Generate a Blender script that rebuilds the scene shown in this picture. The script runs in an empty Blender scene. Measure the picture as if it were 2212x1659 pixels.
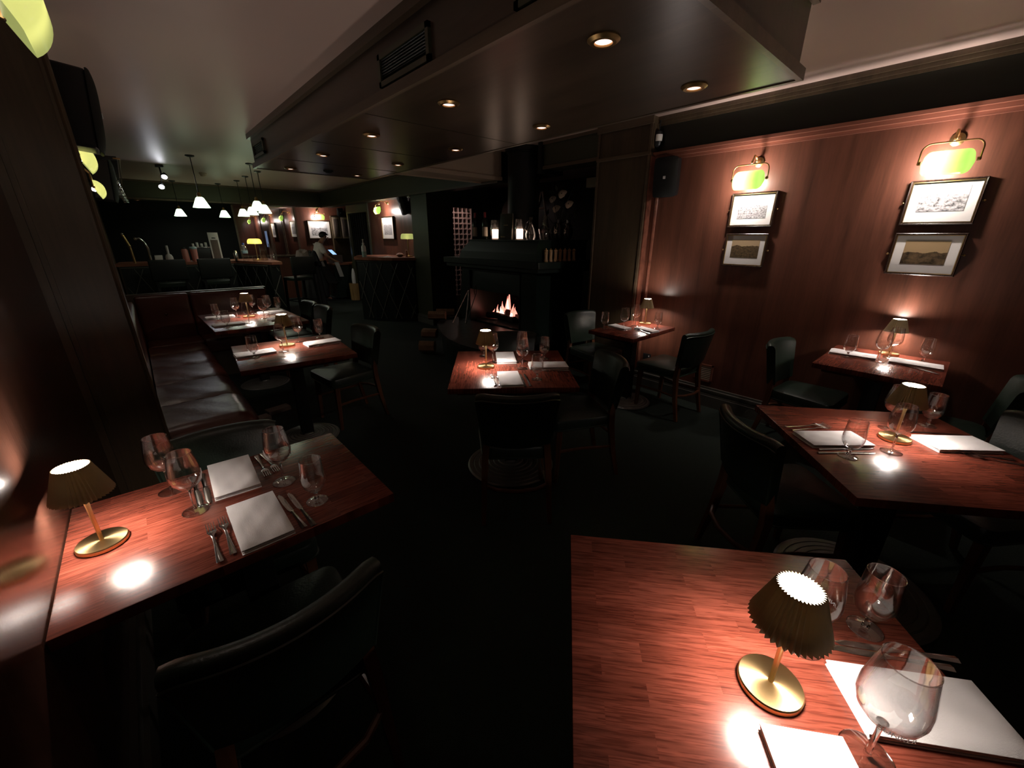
import bpy, bmesh, math, random
from mathutils import Vector, Matrix
random.seed(11)
PI = math.pi
S = bpy.context.scene
COL = S.collection

# ------------------------------------------------------------------ camera, world, exposure
F_PX, YAW, PITCH, ROLL, EYE = 869.17, math.radians(42.0026), math.radians(20.0846), math.radians(-0.2348), 1.58
cam = bpy.data.cameras.new('camera'); cam_o = bpy.data.objects.new('camera', cam); COL.objects.link(cam_o)
cam.sensor_fit = 'HORIZONTAL'; cam.sensor_width = 36.0; cam.lens = 36.0 * F_PX / 2212.0
cam.clip_start = 0.02; cam.clip_end = 60
f = Vector((math.sin(YAW)*math.cos(PITCH), math.cos(YAW)*math.cos(PITCH), -math.sin(PITCH)))
r0 = Vector((math.cos(YAW), -math.sin(YAW), 0)); d0 = f.cross(r0)
r = math.cos(ROLL)*r0 + math.sin(ROLL)*d0; d = -math.sin(ROLL)*r0 + math.cos(ROLL)*d0
cam_o.matrix_world = Matrix(((r.x, -d.x, -f.x, 0), (r.y, -d.y, -f.y, 0), (r.z, -d.z, -f.z, EYE), (0, 0, 0, 1)))
S.camera = cam_o
S.view_settings.view_transform = 'Standard'; S.view_settings.look = 'None'
S.view_settings.exposure = 0.1; S.view_settings.gamma = 1.0
W = bpy.data.worlds.new('world'); S.world = W; W.use_nodes = True
W.node_tree.nodes['Background'].inputs[0].default_value = (.9, .85, .75, 1)
W.node_tree.nodes['Background'].inputs[1].default_value = 0.006
S.cycles.sample_clamp_indirect = 4.0
S.cycles.max_bounces = 10; S.cycles.transparent_max_bounces = 24
S.cycles.caustics_reflective = False; S.cycles.caustics_refractive = False
LAMP_E, SCONCE_E = 200.0, 620.0

# ------------------------------------------------------------------ materials
MATS = {}
def nt(name):
    m = bpy.data.materials.new(name); m.use_nodes = True; MATS[name] = m
    return m, m.node_tree.nodes, m.node_tree.links, m.node_tree.nodes['Principled BSDF']
def mat(name, col, rough=.5, metal=0., spec=.5, bump=0., bscale=80., coat=0., var=0., vscale=6., sheen=0.):
    m, n, l, p = nt(name)
    p.inputs['Base Color'].default_value = (*col, 1); p.inputs['Roughness'].default_value = rough
    p.inputs['Metallic'].default_value = metal; p.inputs['Specular IOR Level'].default_value = spec
    p.inputs['Coat Weight'].default_value = coat; p.inputs['Sheen Weight'].default_value = sheen
    tc = n.new('ShaderNodeTexCoord')
    if bump:
        no = n.new('ShaderNodeTexNoise'); no.inputs['Scale'].default_value = bscale; no.inputs['Detail'].default_value = 4
        b = n.new('ShaderNodeBump'); b.inputs['Strength'].default_value = bump; b.inputs['Distance'].default_value = .01
        l.new(tc.outputs['Object'], no.inputs['Vector']); l.new(no.outputs['Fac'], b.inputs['Height']); l.new(b.outputs['Normal'], p.inputs['Normal'])
    if var:
        no = n.new('ShaderNodeTexNoise'); no.inputs['Scale'].default_value = vscale; no.inputs['Detail'].default_value = 3
        mx = n.new('ShaderNodeMix'); mx.data_type = 'RGBA'
        mx.inputs[6].default_value = (*[c*(1-var) for c in col], 1); mx.inputs[7].default_value = (*[min(1, c*(1+var)) for c in col], 1)
        l.new(tc.outputs['Object'], no.inputs['Vector']); l.new(no.outputs['Fac'], mx.inputs[0]); l.new(mx.outputs[2], p.inputs['Base Color'])
    return m
def emit(name, col, strength, base=None):
    m, n, l, p = nt(name)
    p.inputs['Base Color'].default_value = (*(base or col), 1)
    p.inputs['Emission Color'].default_value = (*col, 1); p.inputs['Emission Strength'].default_value = strength
    return m
def wood(name, dark, light, rough=.35, scale=(1.2, 14, 14), axis='Z', coat=0., bump=.06, spec=.5):
    """veneer: noise stretched along the grain axis, fine pores on top"""
    m, n, l, p = nt(name)
    p.inputs['Roughness'].default_value = rough; p.inputs['Coat Weight'].default_value = coat; p.inputs['Coat Roughness'].default_value = .12
    p.inputs['Specular IOR Level'].default_value = spec
    tc = n.new('ShaderNodeTexCoord'); mp = n.new('ShaderNodeMapping'); l.new(tc.outputs['Object'], mp.inputs['Vector'])
    a, b_, c = scale
    mp.inputs['Scale'].default_value = {'Z': (b_, c, a), 'X': (a, b_, c), 'Y': (b_, a, c)}[axis]
    n1 = n.new('ShaderNodeTexNoise'); n1.inputs['Scale'].default_value = 1.; n1.inputs['Detail'].default_value = 6; n1.inputs['Distortion'].default_value = .6
    n2 = n.new('ShaderNodeTexNoise'); n2.inputs['Scale'].default_value = 9.; n2.inputs['Detail'].default_value = 3
    l.new(mp.outputs[0], n1.inputs['Vector']); l.new(mp.outputs[0], n2.inputs['Vector'])
    ad = n.new('ShaderNodeMath'); ad.operation = 'MULTIPLY_ADD'; ad.inputs[1].default_value = .35; l.new(n2.outputs['Fac'], ad.inputs[0]); l.new(n1.outputs['Fac'], ad.inputs[2])
    cr = n.new('ShaderNodeValToRGB'); cr.color_ramp.elements[0].position = .42; cr.color_ramp.elements[1].position = .85
    cr.color_ramp.elements[0].color = (*dark, 1); cr.color_ramp.elements[1].color = (*light, 1)
    l.new(ad.outputs[0], cr.inputs[0]); l.new(cr.outputs[0], p.inputs['Base Color'])
    bp = n.new('ShaderNodeBump'); bp.inputs['Strength'].default_value = bump; bp.inputs['Distance'].default_value = .004
    l.new(n2.outputs['Fac'], bp.inputs['Height']); l.new(bp.outputs[0], p.inputs['Normal'])
    return m
def staved(name):
    """oak worktop of short glued staves, reddish stain, satin lacquer"""
    m, n, l, p = nt(name)
    tc = n.new('ShaderNodeTexCoord'); br = n.new('ShaderNodeTexBrick'); l.new(tc.outputs['Object'], br.inputs['Vector'])
    br.offset = .37; br.offset_frequency = 2; br.squash = 1
    br.inputs['Scale'].default_value = 1; br.inputs['Brick Width'].default_value = .23; br.inputs['Row Height'].default_value = .043
    br.inputs['Mortar Size'].default_value = .0; br.inputs['Bias'].default_value = 0
    br.inputs['Color1'].default_value = (0, 0, 0, 1); br.inputs['Color2'].default_value = (1, 1, 1, 1)
    mp = n.new('ShaderNodeMapping'); mp.inputs['Scale'].default_value = (2.6, 26, 1); l.new(tc.outputs['Object'], mp.inputs['Vector'])
    off = n.new('ShaderNodeVectorMath'); off.operation = 'MULTIPLY_ADD'; off.inputs[1].default_value = (7, 5, 3)
    l.new(br.outputs['Color'], off.inputs[0]); l.new(mp.outputs[0], off.inputs[2])
    wv = n.new('ShaderNodeTexWave'); wv.wave_type = 'BANDS'; wv.bands_direction = 'Y'; wv.inputs['Scale'].default_value = .55
    wv.inputs['Distortion'].default_value = 7; wv.inputs['Detail'].default_value = 3; wv.inputs['Detail Scale'].default_value = 1.2; l.new(off.outputs[0], wv.inputs['Vector'])
    ns = n.new('ShaderNodeTexNoise'); ns.inputs['Scale'].default_value = 5; ns.inputs['Detail'].default_value = 6; l.new(off.outputs[0], ns.inputs['Vector'])
    mm = n.new('ShaderNodeMath'); mm.operation = 'MULTIPLY_ADD'; mm.inputs[1].default_value = .16; l.new(wv.outputs['Fac'], mm.inputs[0]); l.new(ns.outputs['Fac'], mm.inputs[2])
    cr = n.new('ShaderNodeValToRGB'); e = cr.color_ramp.elements
    e[0].position = .30; e[0].color = (.150, .038, .024, 1); e[1].position = .85; e[1].color = (.275, .072, .045, 1)
    l.new(mm.outputs[0], cr.inputs[0])
    mp2 = n.new('ShaderNodeMapping'); mp2.inputs['Scale'].default_value = (9, 170, 1); l.new(tc.outputs['Object'], mp2.inputs['Vector'])
    o2 = n.new('ShaderNodeVectorMath'); o2.operation = 'MULTIPLY_ADD'; o2.inputs[1].default_value = (31, 17, 3); l.new(br.outputs['Color'], o2.inputs[0]); l.new(mp2.outputs[0], o2.inputs[2])
    pn = n.new('ShaderNodeTexNoise'); pn.inputs['Scale'].default_value = 1.6; pn.inputs['Detail'].default_value = 2; pn.inputs['Distortion'].default_value = .4; l.new(o2.outputs[0], pn.inputs['Vector'])
    pr = n.new('ShaderNodeValToRGB'); pr.color_ramp.elements[0].position = .40; pr.color_ramp.elements[1].position = .50; pr.color_ramp.elements[0].color = (.5, .42, .4, 1); l.new(pn.outputs['Fac'], pr.inputs[0])
    px_ = n.new('ShaderNodeMix'); px_.data_type = 'RGBA'; px_.blend_type = 'MULTIPLY'; px_.inputs[0].default_value = .75; l.new(cr.outputs[0], px_.inputs[6]); l.new(pr.outputs[0], px_.inputs[7])
    mx = n.new('ShaderNodeMix'); mx.data_type = 'RGBA'; mx.blend_type = 'MULTIPLY'; mx.inputs[0].default_value = 1
    c2 = n.new('ShaderNodeValToRGB'); c2.color_ramp.elements[0].color = (.66, .60, .58, 1); c2.color_ramp.elements[1].color = (1.12, 1.08, 1.05, 1)
    l.new(br.outputs['Color'], c2.inputs[0]); l.new(px_.outputs[2], mx.inputs[6]); l.new(c2.outputs[0], mx.inputs[7]); l.new(mx.outputs[2], p.inputs['Base Color'])
    p.inputs['Roughness'].default_value = .24; p.inputs['Specular IOR Level'].default_value = .5
    bp = n.new('ShaderNodeBump'); bp.inputs['Strength'].default_value = .05; bp.inputs['Distance'].default_value = .002; l.new(mm.outputs[0], bp.inputs['Height']); l.new(bp.outputs[0], p.inputs['Normal'])
    return m
def glass(name, tint=(1, 1, 1), refl=1., base=.11):
    m, n, l, p = nt(name); n.remove(p); out = n['Material Output']
    t = n.new('ShaderNodeBsdfTransparent'); t.inputs[0].default_value = (*tint, 1)
    g = n.new('ShaderNodeBsdfGlossy'); g.inputs['Roughness'].default_value = .02; g.inputs[0].default_value = (refl, refl, refl, 1)
    lw = n.new('ShaderNodeLayerWeight'); lw.inputs['Blend'].default_value = .5
    pw = n.new('ShaderNodeMath'); pw.operation = 'POWER'; pw.inputs[1].default_value = 2.4; fr = n.new('ShaderNodeMath'); fr.operation = 'MULTIPLY_ADD'
    fr.inputs[1].default_value = .95; fr.inputs[2].default_value = base; l.new(lw.outputs['Facing'], pw.inputs[0]); l.new(pw.outputs[0], fr.inputs[0]); mx = n.new('ShaderNodeMixShader')
    l.new(fr.outputs[0], mx.inputs[0]); l.new(t.outputs[0], mx.inputs[1]); l.new(g.outputs[0], mx.inputs[2]); l.new(mx.outputs[0], out.inputs[0])
    return m
def solid_glass(name):
    m, n, l, p = nt(name); p.inputs['Base Color'].default_value = (1, 1, 1, 1); p.inputs['Transmission Weight'].default_value = 1.; p.inputs['Roughness'].default_value = .0; p.inputs['IOR'].default_value = 1.5
    return m
def shade_glass(name, col, e):
    """cased glass of a lit lamp shade: lets lamplight through, stays glossy outside"""
    m, n, l, p = nt(name); n.remove(p); out = n['Material Output']
    t = n.new('ShaderNodeBsdfTranslucent'); t.inputs[0].default_value = (*col, 1)
    df = n.new('ShaderNodeBsdfDiffuse'); df.inputs[0].default_value = (*col, 1)
    g = n.new('ShaderNodeBsdfGlossy'); g.inputs['Roughness'].default_value = .12
    em = n.new('ShaderNodeEmission'); em.inputs[0].default_value = (*col, 1); em.inputs[1].default_value = e
    a = n.new('ShaderNodeMixShader'); a.inputs[0].default_value = .35; l.new(t.outputs[0], a.inputs[1]); l.new(df.outputs[0], a.inputs[2])
    b = n.new('ShaderNodeMixShader'); b.inputs[0].default_value = .06; l.new(a.outputs[0], b.inputs[1]); l.new(g.outputs[0], b.inputs[2])
    c = n.new('ShaderNodeAddShader'); l.new(b.outputs[0], c.inputs[0]); l.new(em.outputs[0], c.inputs[1]); l.new(c.outputs[0], out.inputs[0])
    return m
def print_mat(name, kind, sepia):
    """a small landscape photograph: sky, ridge line, foreground, from noise over the print's own face (object X across, Z up)"""
    m, n, l, p = nt(name); p.inputs['Roughness'].default_value = .3
    tc = n.new('ShaderNodeTexCoord'); sx = n.new('ShaderNodeSeparateXYZ'); l.new(tc.outputs['Generated'], sx.inputs[0])
    mp = n.new('ShaderNodeMapping'); mp.inputs['Location'].default_value = (kind*3.1, 0, kind*1.7); l.new(tc.outputs['Generated'], mp.inputs[0])
    n1 = n.new('ShaderNodeTexNoise'); n1.inputs['Scale'].default_value = 2.5; n1.inputs['Detail'].default_value = 5; n1.noise_dimensions = '3D'
    m1 = n.new('ShaderNodeMapping'); m1.inputs['Scale'].default_value = (1, 1, 0); l.new(mp.outputs[0], m1.inputs[0]); l.new(m1.outputs[0], n1.inputs[0])
    n2 = n.new('ShaderNodeTexNoise'); n2.inputs['Scale'].default_value = (15, 9, 5, 12)[kind % 4]; n2.inputs['Detail'].default_value = 12; n2.inputs['Roughness'].default_value = .72; l.new(mp.outputs[0], n2.inputs[0])
    rl = n.new('ShaderNodeMath'); rl.operation = 'MULTIPLY_ADD'; rl.inputs[1].default_value = .45; rl.inputs[2].default_value = (.5, .42, .3, .45)[kind % 4]; l.new(n1.outputs['Fac'], rl.inputs[0])
    lt = n.new('ShaderNodeMath'); lt.operation = 'LESS_THAN'; l.new(sx.outputs['Z'], lt.inputs[0]); l.new(rl.outputs[0], lt.inputs[1])
    cr = n.new('ShaderNodeValToRGB'); cr.color_ramp.elements[0].position = .38; cr.color_ramp.elements[1].position = .62
    cr.color_ramp.elements[0].color = (.03, .03, .03, 1); cr.color_ramp.elements[1].color = (.6, .58, .57, 1) if kind % 4 in (0, 1) else (.22, .2, .18, 1)
    l.new(n2.outputs['Fac'], cr.inputs[0])
    mx = n.new('ShaderNodeMix'); mx.data_type = 'RGBA'; mx.inputs[6].default_value = (.55, .55, .56, 1) if kind % 4 != 2 else (.5, .48, .44, 1)
    l.new(lt.outputs[0], mx.inputs[0]); l.new(cr.outputs[0], mx.inputs[7])
    tn = n.new('ShaderNodeMix'); tn.data_type = 'RGBA'; tn.blend_type = 'MULTIPLY'; tn.inputs[0].default_value = 1; tn.inputs[7].default_value = (.72, .52, .3, 1) if sepia else (1, 1, 1, 1)
    l.new(mx.outputs[2], tn.inputs[6]); l.new(tn.outputs[2], p.inputs['Base Color'])
    return m

M = {}
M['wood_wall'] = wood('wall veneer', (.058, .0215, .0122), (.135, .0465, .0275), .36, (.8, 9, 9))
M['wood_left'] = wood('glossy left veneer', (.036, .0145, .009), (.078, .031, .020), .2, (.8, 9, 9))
M['wood_trim'] = wood('trim wood', (.10, .034, .022), (.22, .08, .05), .3, (.8, 12, 12), 'Y')
M['wood_dark'] = wood('dark panel wood', (.045, .030, .017), (.085, .058, .032), .38, (.8, 9, 9))
M['trim_olive'] = wood('olive brown trim', (.070, .048, .030), (.125, .088, .056), .34, (.8, 12, 12), 'Y')
M['soffit'] = wood('soffit veneer', (.040, .026, .017), (.075, .050, .032), .30, (.6, 5, 5), 'Y')
M['wood_chair'] = wood('chair wood', (.05, .016, .008), (.12, .045, .02), .35, (2, 30, 30))
M['table'] = staved('staved oak')
M['table_edge'] = wood('table edge', (.06, .02, .012), (.14, .05, .03), .3, (1, 20, 20), 'X')
M['bar_wood'] = wood('bar top wood', (.18, .065, .035), (.34, .13, .08), .28, (1, 14, 14), 'X')
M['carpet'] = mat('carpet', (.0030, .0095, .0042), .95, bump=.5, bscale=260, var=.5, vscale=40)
M['ceiling'] = mat('ceiling paint', (.56, .42, .36), .42, bump=.02, bscale=3)
M['shadow_black'] = mat('shadow black colour', (.012, .014, .009), .4)  # near-black colour standing in for shadow
M['cream'] = mat('cream paint', (.55, .43, .32), .4)
M['green_paint'] = mat('dark green paint', (.052, .054, .030), .38)
M['skirting'] = mat('skirting paint', (.10, .095, .08), .28)
M['leather'] = mat('green leather', (.013, .0225, .0150), .37, bump=.12, bscale=140, spec=.5)
M['soot'] = mat('matt black board', (.003, .0032, .003), .8, spec=.2)
M['bar_front'] = mat('bar front leather', (.005, .008, .006), .45)
M['stool'] = mat('black leather', (.006, .009, .007), .42)
M['lattice'] = mat('lattice beading', (.13, .125, .105), .35)
M['oxblood'] = mat('oxblood leather', (.085, .022, .013), .33, bump=.25, bscale=18, spec=.6)
M['piping'] = mat('leather piping', (.02, .033, .024), .3)
M['brass'] = mat('brass', (.80, .56, .25), .28, 1.)
M['brass_dark'] = mat('aged brass', (.42, .27, .11), .35, 1.)
M['steel'] = mat('steel', (.72, .70, .68), .16, 1.)
M['iron'] = mat('black iron', (.02, .021, .02), .45, .6)
M['stove'] = mat('stove enamel', (.012, .022, .016), .36, spec=.5)
M['ribbed'] = mat('cast table base', (.17, .165, .15), .4, .4)
M['shade'] = mat('bronze shade', (.36, .285, .165), .5, .1)
_n = M['shade'].node_tree.nodes; _l = M['shade'].node_tree.links; _t = _n.new('ShaderNodeBsdfTranslucent'); _t.inputs[0].default_value = (1, .78, .46, 1); _x = _n.new('ShaderNodeMixShader'); _x.inputs[0].default_value = .018
_l.new(_n['Principled BSDF'].outputs[0], _x.inputs[1]); _l.new(_t.outputs[0], _x.inputs[2]); _l.new(_x.outputs[0], _n['Material Output'].inputs[0])
M['linen'] = mat('white linen', (.80, .78, .76), .85, bump=.15, bscale=500, sheen=.2)
M['glass'] = glass('clear glass')
M['glass_solid'] = solid_glass('solid glass')
M['glass_rim'] = glass('fire polished glass edge', base=.30)
M['glass_amber'] = glass('smoky glass', (.85, .75, .65))
M['black'] = mat('black plastic', (.010, .011, .011), .42)
M['speaker'] = mat('speaker grille', (.017, .018, .017), .55, bump=.3, bscale=600)
M['white'] = mat('white plastic', (.75, .73, .70), .45)
M['paper'] = mat('paper', (.78, .76, .72), .6)
M['mount'] = mat('picture mount', (.74, .71, .66), .7)
M['frame'] = wood('picture frame wood', (.012, .007, .005), (.04, .02, .013), .25, (1, 30, 30))
M['log'] = mat('split log', (.28, .17, .10), .85, bump=.6, bscale=30, var=.4, vscale=20)
M['bark'] = mat('charred log', (.02, .015, .012), .9, bump=.8, bscale=25)
M['mirror'] = mat('mirror glass', (.75, .73, .70), .02, 1.)
M['etch'] = mat('etched lettering', (.62, .60, .57), .6)
M['gold'] = mat('gilt lettering', (.75, .62, .38), .4, .6)
M['disc'] = emit('lamp diffuser', (1, .89, .80), LAMP_E)
M['led'] = emit('lamp led', (1, .87, .79), LAMP_E*1.15)
M['bulb'] = emit('sconce bulb', (1, .88, .84), SCONCE_E)
M['bulb_left'] = emit('left wall bulb', (1, .84, .74), 55)
M['added_rack_glow'] = emit('added rack glow', (1, .74, .66), 75)  # for the light added over the wine rack
M['bulb_added_room'] = emit('added room bulb', (1, .85, .80), 260)  # for the lamps of the room added in place of the mirror
M['bulb_small'] = emit('small bulb', (1, .85, .72), 30)
M['downlight'] = emit('downlight lens', (1, .62, .50), 2.4)
M['spot'] = emit('spot lens', (.92, .93, 1), 45)
M['pendant_shade'] = emit('lit white glass shade', (.76, 1, .66), 3.2, (.6, .8, .6))
M['pendant_mouth'] = emit('lit shade mouth', (1, 1, .86), 20)
M['green_shade'] = shade_glass('green cased glass', (.085, .16, .030), .25)
M['lime_shade'] = shade_glass('lime cased glass', (.14, .155, .05), 1.7)
M['yellow_shade'] = shade_glass('yellow lit glass', (.80, .66, .14), .75)
M['flame'] = emit('flame', (1, .27, .20), 1.9)
M['flame_core'] = emit('flame core', (1, .60, .46), 4.5)
M['ember'] = emit('ember', (1, .12, .09), .7)
M['candle'] = emit('lit candle', (1, .68, .50), 5)
M['screen_dim'] = emit('dim blue panel', (.35, .5, .85), .22)
M['screen'] = emit('tablet screen', (.35, .6, 1), 1.1)
M['skin'] = mat('skin', (.42, .22, .14), .5)
M['hair'] = mat('black hair', (.010, .009, .009), .5)
M['shirt'] = mat('white shirt cloth', (.70, .62, .56), .8, bump=.2, bscale=60)
M['apron'] = mat('dark apron cloth', (.045, .042, .038), .85, bump=.2, bscale=90)
M['trouser'] = mat('black trousers', (.012, .012, .012), .8)
M['coat'] = mat('black coat cloth', (.014, .013, .012), .8, bump=.4, bscale=25)
M['coat_pale'] = mat('grey coat cloth', (.17, .13, .11), .85, bump=.4, bscale=25)
M['rack'] = mat('pale rack plaster', (.60, .44, .40), .6)
M['bottle'] = mat('dark bottle glass', (.008, .012, .008), .12, spec=.7)
M['foil'] = mat('red foil', (.35, .04, .05), .35)
M['label'] = mat('bottle label', (.48, .42, .33), .6)
M['mill'] = wood('pepper mill wood', (.42, .25, .12), (.85, .56, .31), .35, (2, 30, 30))
M['petal'] = mat('dried petal', (.86, .72, .58), .7, var=.15, vscale=30)
M['stem'] = mat('dark leaf', (.02, .028, .016), .6)
M['pottery'] = mat('dark glazed pottery', (.02, .022, .02), .2)
M['slate'] = mat('dark slate', (.03, .034, .03), .35, bump=.3, bscale=14, var=.3)
M['pink'] = mat('pink plastic', (.62, .26, .22), .4)
M['teal'] = mat('pale blue lid', (.35, .50, .55), .4)
M['blue'] = mat('blue cap', (.05, .10, .35), .4)
M['liquid'] = mat('green gel', (.35, .50, .46), .25)
M['wicker'] = wood('umbrella basket', (.16, .09, .03), (.42, .26, .10), .5, (2, 40, 40))
M['food'] = mat('pink snack', (.55, .28, .22), .7, bump=.6, bscale=60)
M['ash'] = mat('ash', (.10, .085, .075), .95, bump=.5, bscale=40)

# ------------------------------------------------------------------ mesh helpers
I4 = Matrix.Identity(4)
def T(x=0, y=0, z=0, rz=0, rx=0, ry=0, s=1):
    return Matrix.Translation((x, y, z)) @ Matrix.Rotation(rz, 4, 'Z') @ Matrix.Rotation(ry, 4, 'Y') @ Matrix.Rotation(rx, 4, 'X') @ Matrix.Scale(s, 4)
def B(): return bmesh.new()
def faces(bm, vs, loops):
    for lp in loops:
        try: bm.faces.new([vs[i] for i in lp])
        except ValueError: pass
def box(bm, x0, x1, y0, y1, z0, z1, mx=I4):
    vs = [bm.verts.new(mx @ Vector(p)) for p in ((x0, y0, z0), (x1, y0, z0), (x1, y1, z0), (x0, y1, z0), (x0, y0, z1), (x1, y0, z1), (x1, y1, z1), (x0, y1, z1))]
    faces(bm, vs, ((3, 2, 1, 0), (4, 5, 6, 7), (0, 1, 5, 4), (1, 2, 6, 5), (2, 3, 7, 6), (3, 0, 4, 7))); return vs
def bbox(bm, x0, x1, y0, y1, z0, z1, bev=.006, mx=I4, seg=2):
    b = B(); box(b, x0, x1, y0, y1, z0, z1); bmesh.ops.bevel(b, geom=list(b.edges), offset=bev, segments=seg, affect='EDGES', profile=.6)
    join(bm, b, mx)
def join(bm, b, mx=I4):
    mp = {v: bm.verts.new(mx @ v.co) for v in b.verts}
    for fc in b.faces:
        try: bm.faces.new([mp[v] for v in fc.verts])
        except ValueError: pass
    b.free()
def grid(bm, fn, nu, nv, mx=I4, cu=False, cv=False):
    vs = [[bm.verts.new(mx @ Vector(fn(i/(nu if cu else nu-1), j/(nv if cv else nv-1)))) for j in range(nv)] for i in range(nu)]
    for i in range(nu if cu else nu-1):
        for j in range(nv if cv else nv-1):
            a, b_, c, e = vs[i][j], vs[(i+1) % nu][j], vs[(i+1) % nu][(j+1) % nv], vs[i][(j+1) % nv]
            try: bm.faces.new((a, b_, c, e))
            except ValueError: pass
    return vs
def lathe(bm, prof, seg=24, mx=I4, cap=True, mod=None):
    rings = []
    for k, (r_, z) in enumerate(prof):
        rings.append([bm.verts.new(mx @ Vector(((r_ + (mod(k, i) if mod else 0))*math.cos(2*PI*i/seg), (r_ + (mod(k, i) if mod else 0))*math.sin(2*PI*i/seg), z))) for i in range(seg)])
    for a, b_ in zip(rings, rings[1:]):
        for i in range(seg):
            bm.faces.new((a[i], a[(i+1) % seg], b_[(i+1) % seg], b_[i]))
    if cap:
        if prof[0][0] > 1e-5: bm.faces.new(rings[0][::-1])
        if prof[-1][0] > 1e-5: bm.faces.new(rings[-1])
    return rings
def tube(bm, pts, rad, seg=8, mx=I4, cap=True, closed=False, ph=0., flat=1.):
    pts = [Vector(p) for p in pts]; n = len(pts)
    rs = rad if isinstance(rad, (list, tuple)) else [rad]*n
    tg = []
    for i in range(n):
        a = pts[(i-1) % n] if closed or i else pts[i]; b_ = pts[(i+1) % n] if closed or i < n-1 else pts[i]
        t = (b_-a); tg.append(t.normalized() if t.length > 1e-9 else Vector((0, 0, 1)))
    up = Vector((0, 0, 1)) if abs(tg[0].z) < .9 else Vector((0, 1, 0))
    u = (up - tg[0]*up.dot(tg[0])).normalized(); rings = []
    for i in range(n):
        u = u - tg[i]*u.dot(tg[i]); u = u.normalized() if u.length > 1e-6 else Vector((1, 0, 0)); v = tg[i].cross(u)
        rings.append([bm.verts.new(mx @ (pts[i] + rs[i]*(math.cos(ph+2*PI*k/seg)*u*flat + math.sin(ph+2*PI*k/seg)*v))) for k in range(seg)])
    m_ = n if closed else n-1
    for i in range(m_):
        a, b_ = rings[i], rings[(i+1) % n]
        for k in range(seg): bm.faces.new((a[k], a[(k+1) % seg], b_[(k+1) % seg], b_[k]))
    if cap and not closed: bm.faces.new(rings[0][::-1]); bm.faces.new(rings[-1])
def sqleg(bm, pts, rads, mx=I4): tube(bm, pts, [q*1.414 for q in rads], 4, mx, ph=PI/4)
def prism(bm, poly, z0, z1, mx=I4):
    a = [bm.verts.new(mx @ Vector((x, y, z0))) for x, y in poly]; b_ = [bm.verts.new(mx @ Vector((x, y, z1))) for x, y in poly]; n = len(poly)
    bm.faces.new(a[::-1]); bm.faces.new(b_)
    for i in range(n): bm.faces.new((a[i], a[(i+1) % n], b_[(i+1) % n], b_[i]))
def round_poly(poly, rad, n=5):
    out = []; k = len(poly)
    for i in range(k):
        p, a, b_ = Vector(poly[i]), Vector(poly[i-1]), Vector(poly[(i+1) % k]); da, db = (a-p).normalized(), (b_-p).normalized()
        rr = min(rad, (a-p).length*.45, (b_-p).length*.45); s, e = p+da*rr, p+db*rr
        for j in range(n+1):
            t = j/n; out.append(tuple((1-t)**2*s + 2*t*(1-t)*p + t*t*e))
    return out
def pad(bm, poly, levels, mx=I4, dome=0., rad=.05):
    """cushion: stacked inset copies of a rounded outline"""
    rp = round_poly(poly, rad); cx = sum(p[0] for p in rp)/len(rp); cy = sum(p[1] for p in rp)/len(rp); rings = []
    for z, ins in levels:
        ring = []
        for x, y in rp:
            dx, dy = x-cx, y-cy; L = math.hypot(dx, dy); k = (L-ins)/L
            ring.append(bm.verts.new(mx @ Vector((cx+dx*k, cy+dy*k, z))))
        rings.append(ring)
    n = len(rp); bm.faces.new(rings[0][::-1])
    for a, b_ in zip(rings, rings[1:]):
        for i in range(n): bm.faces.new((a[i], a[(i+1) % n], b_[(i+1) % n], b_[i]))
    c = bm.verts.new(mx @ Vector((cx, cy, levels[-1][0]+dome)))
    for i in range(n): bm.faces.new((rings[-1][i], rings[-1][(i+1) % n], c))
def uvs(bm, rad, mx=I4, u=16, v=10): bmesh.ops.create_uvsphere(bm, u_segments=u, v_segments=v, radius=rad, matrix=mx)

def obj(name, bm, m, parent=None, smooth=True, loc=None, rz=0, angle=35):
    me = bpy.data.meshes.new(name); bmesh.ops.recalc_face_normals(bm, faces=bm.faces[:]); bm.to_mesh(me); bm.free()
    me.materials.append(M[m] if isinstance(m, str) else m)
    if smooth:
        me.polygons.foreach_set('use_smooth', [True]*len(me.polygons))
        try: me.set_sharp_from_angle(angle=math.radians(angle))
        except Exception: pass
    o = bpy.data.objects.new(name, me); COL.objects.link(o)
    if parent: o.parent = parent
    if loc: o.location = loc
    if rz: o.rotation_euler = (0, 0, rz)
    return o
def tag(o, label, cat, group=None, kind=None):
    o['label'] = label; o['category'] = cat
    if group: o['group'] = group
    if kind: o['kind'] = kind
    return o
def thing(name, label, cat, loc=(0, 0, 0), rz=0, group=None):
    o = bpy.data.objects.new(name, None); COL.objects.link(o); o.empty_display_size = .05
    o.location = loc; o.rotation_euler = (0, 0, rz); return tag(o, label, cat, group)
def struct(name, bm, m, label=None, smooth=False):
    o = obj(name, bm, m, smooth=smooth); o['kind'] = 'structure'
    return o
def dup(root, loc, rz=0, label=None, group=None):
    def cp(o, par):
        c = o.copy(); COL.objects.link(c)
        if par: c.parent = par
        for ch in o.children: cp(ch, c)
        return c
    c = cp(root, None); c.location = loc; c.rotation_euler = (0, 0, rz)
    if label: c['label'] = label
    if group: c['group'] = group
    return c
class Proto:
    """first call hands out the built thing itself, later calls copies of it"""
    def __init__(self, build): self.b = build; self.o = None
    def put(self, loc, rz, label, group=None):
        if self.o is None:
            self.o = self.b(label, group); self.o.location = loc; self.o.rotation_euler = (0, 0, rz)
            if group: self.o['group'] = group
            return self.o
        return dup(self.o, loc, rz, label, group)
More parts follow.
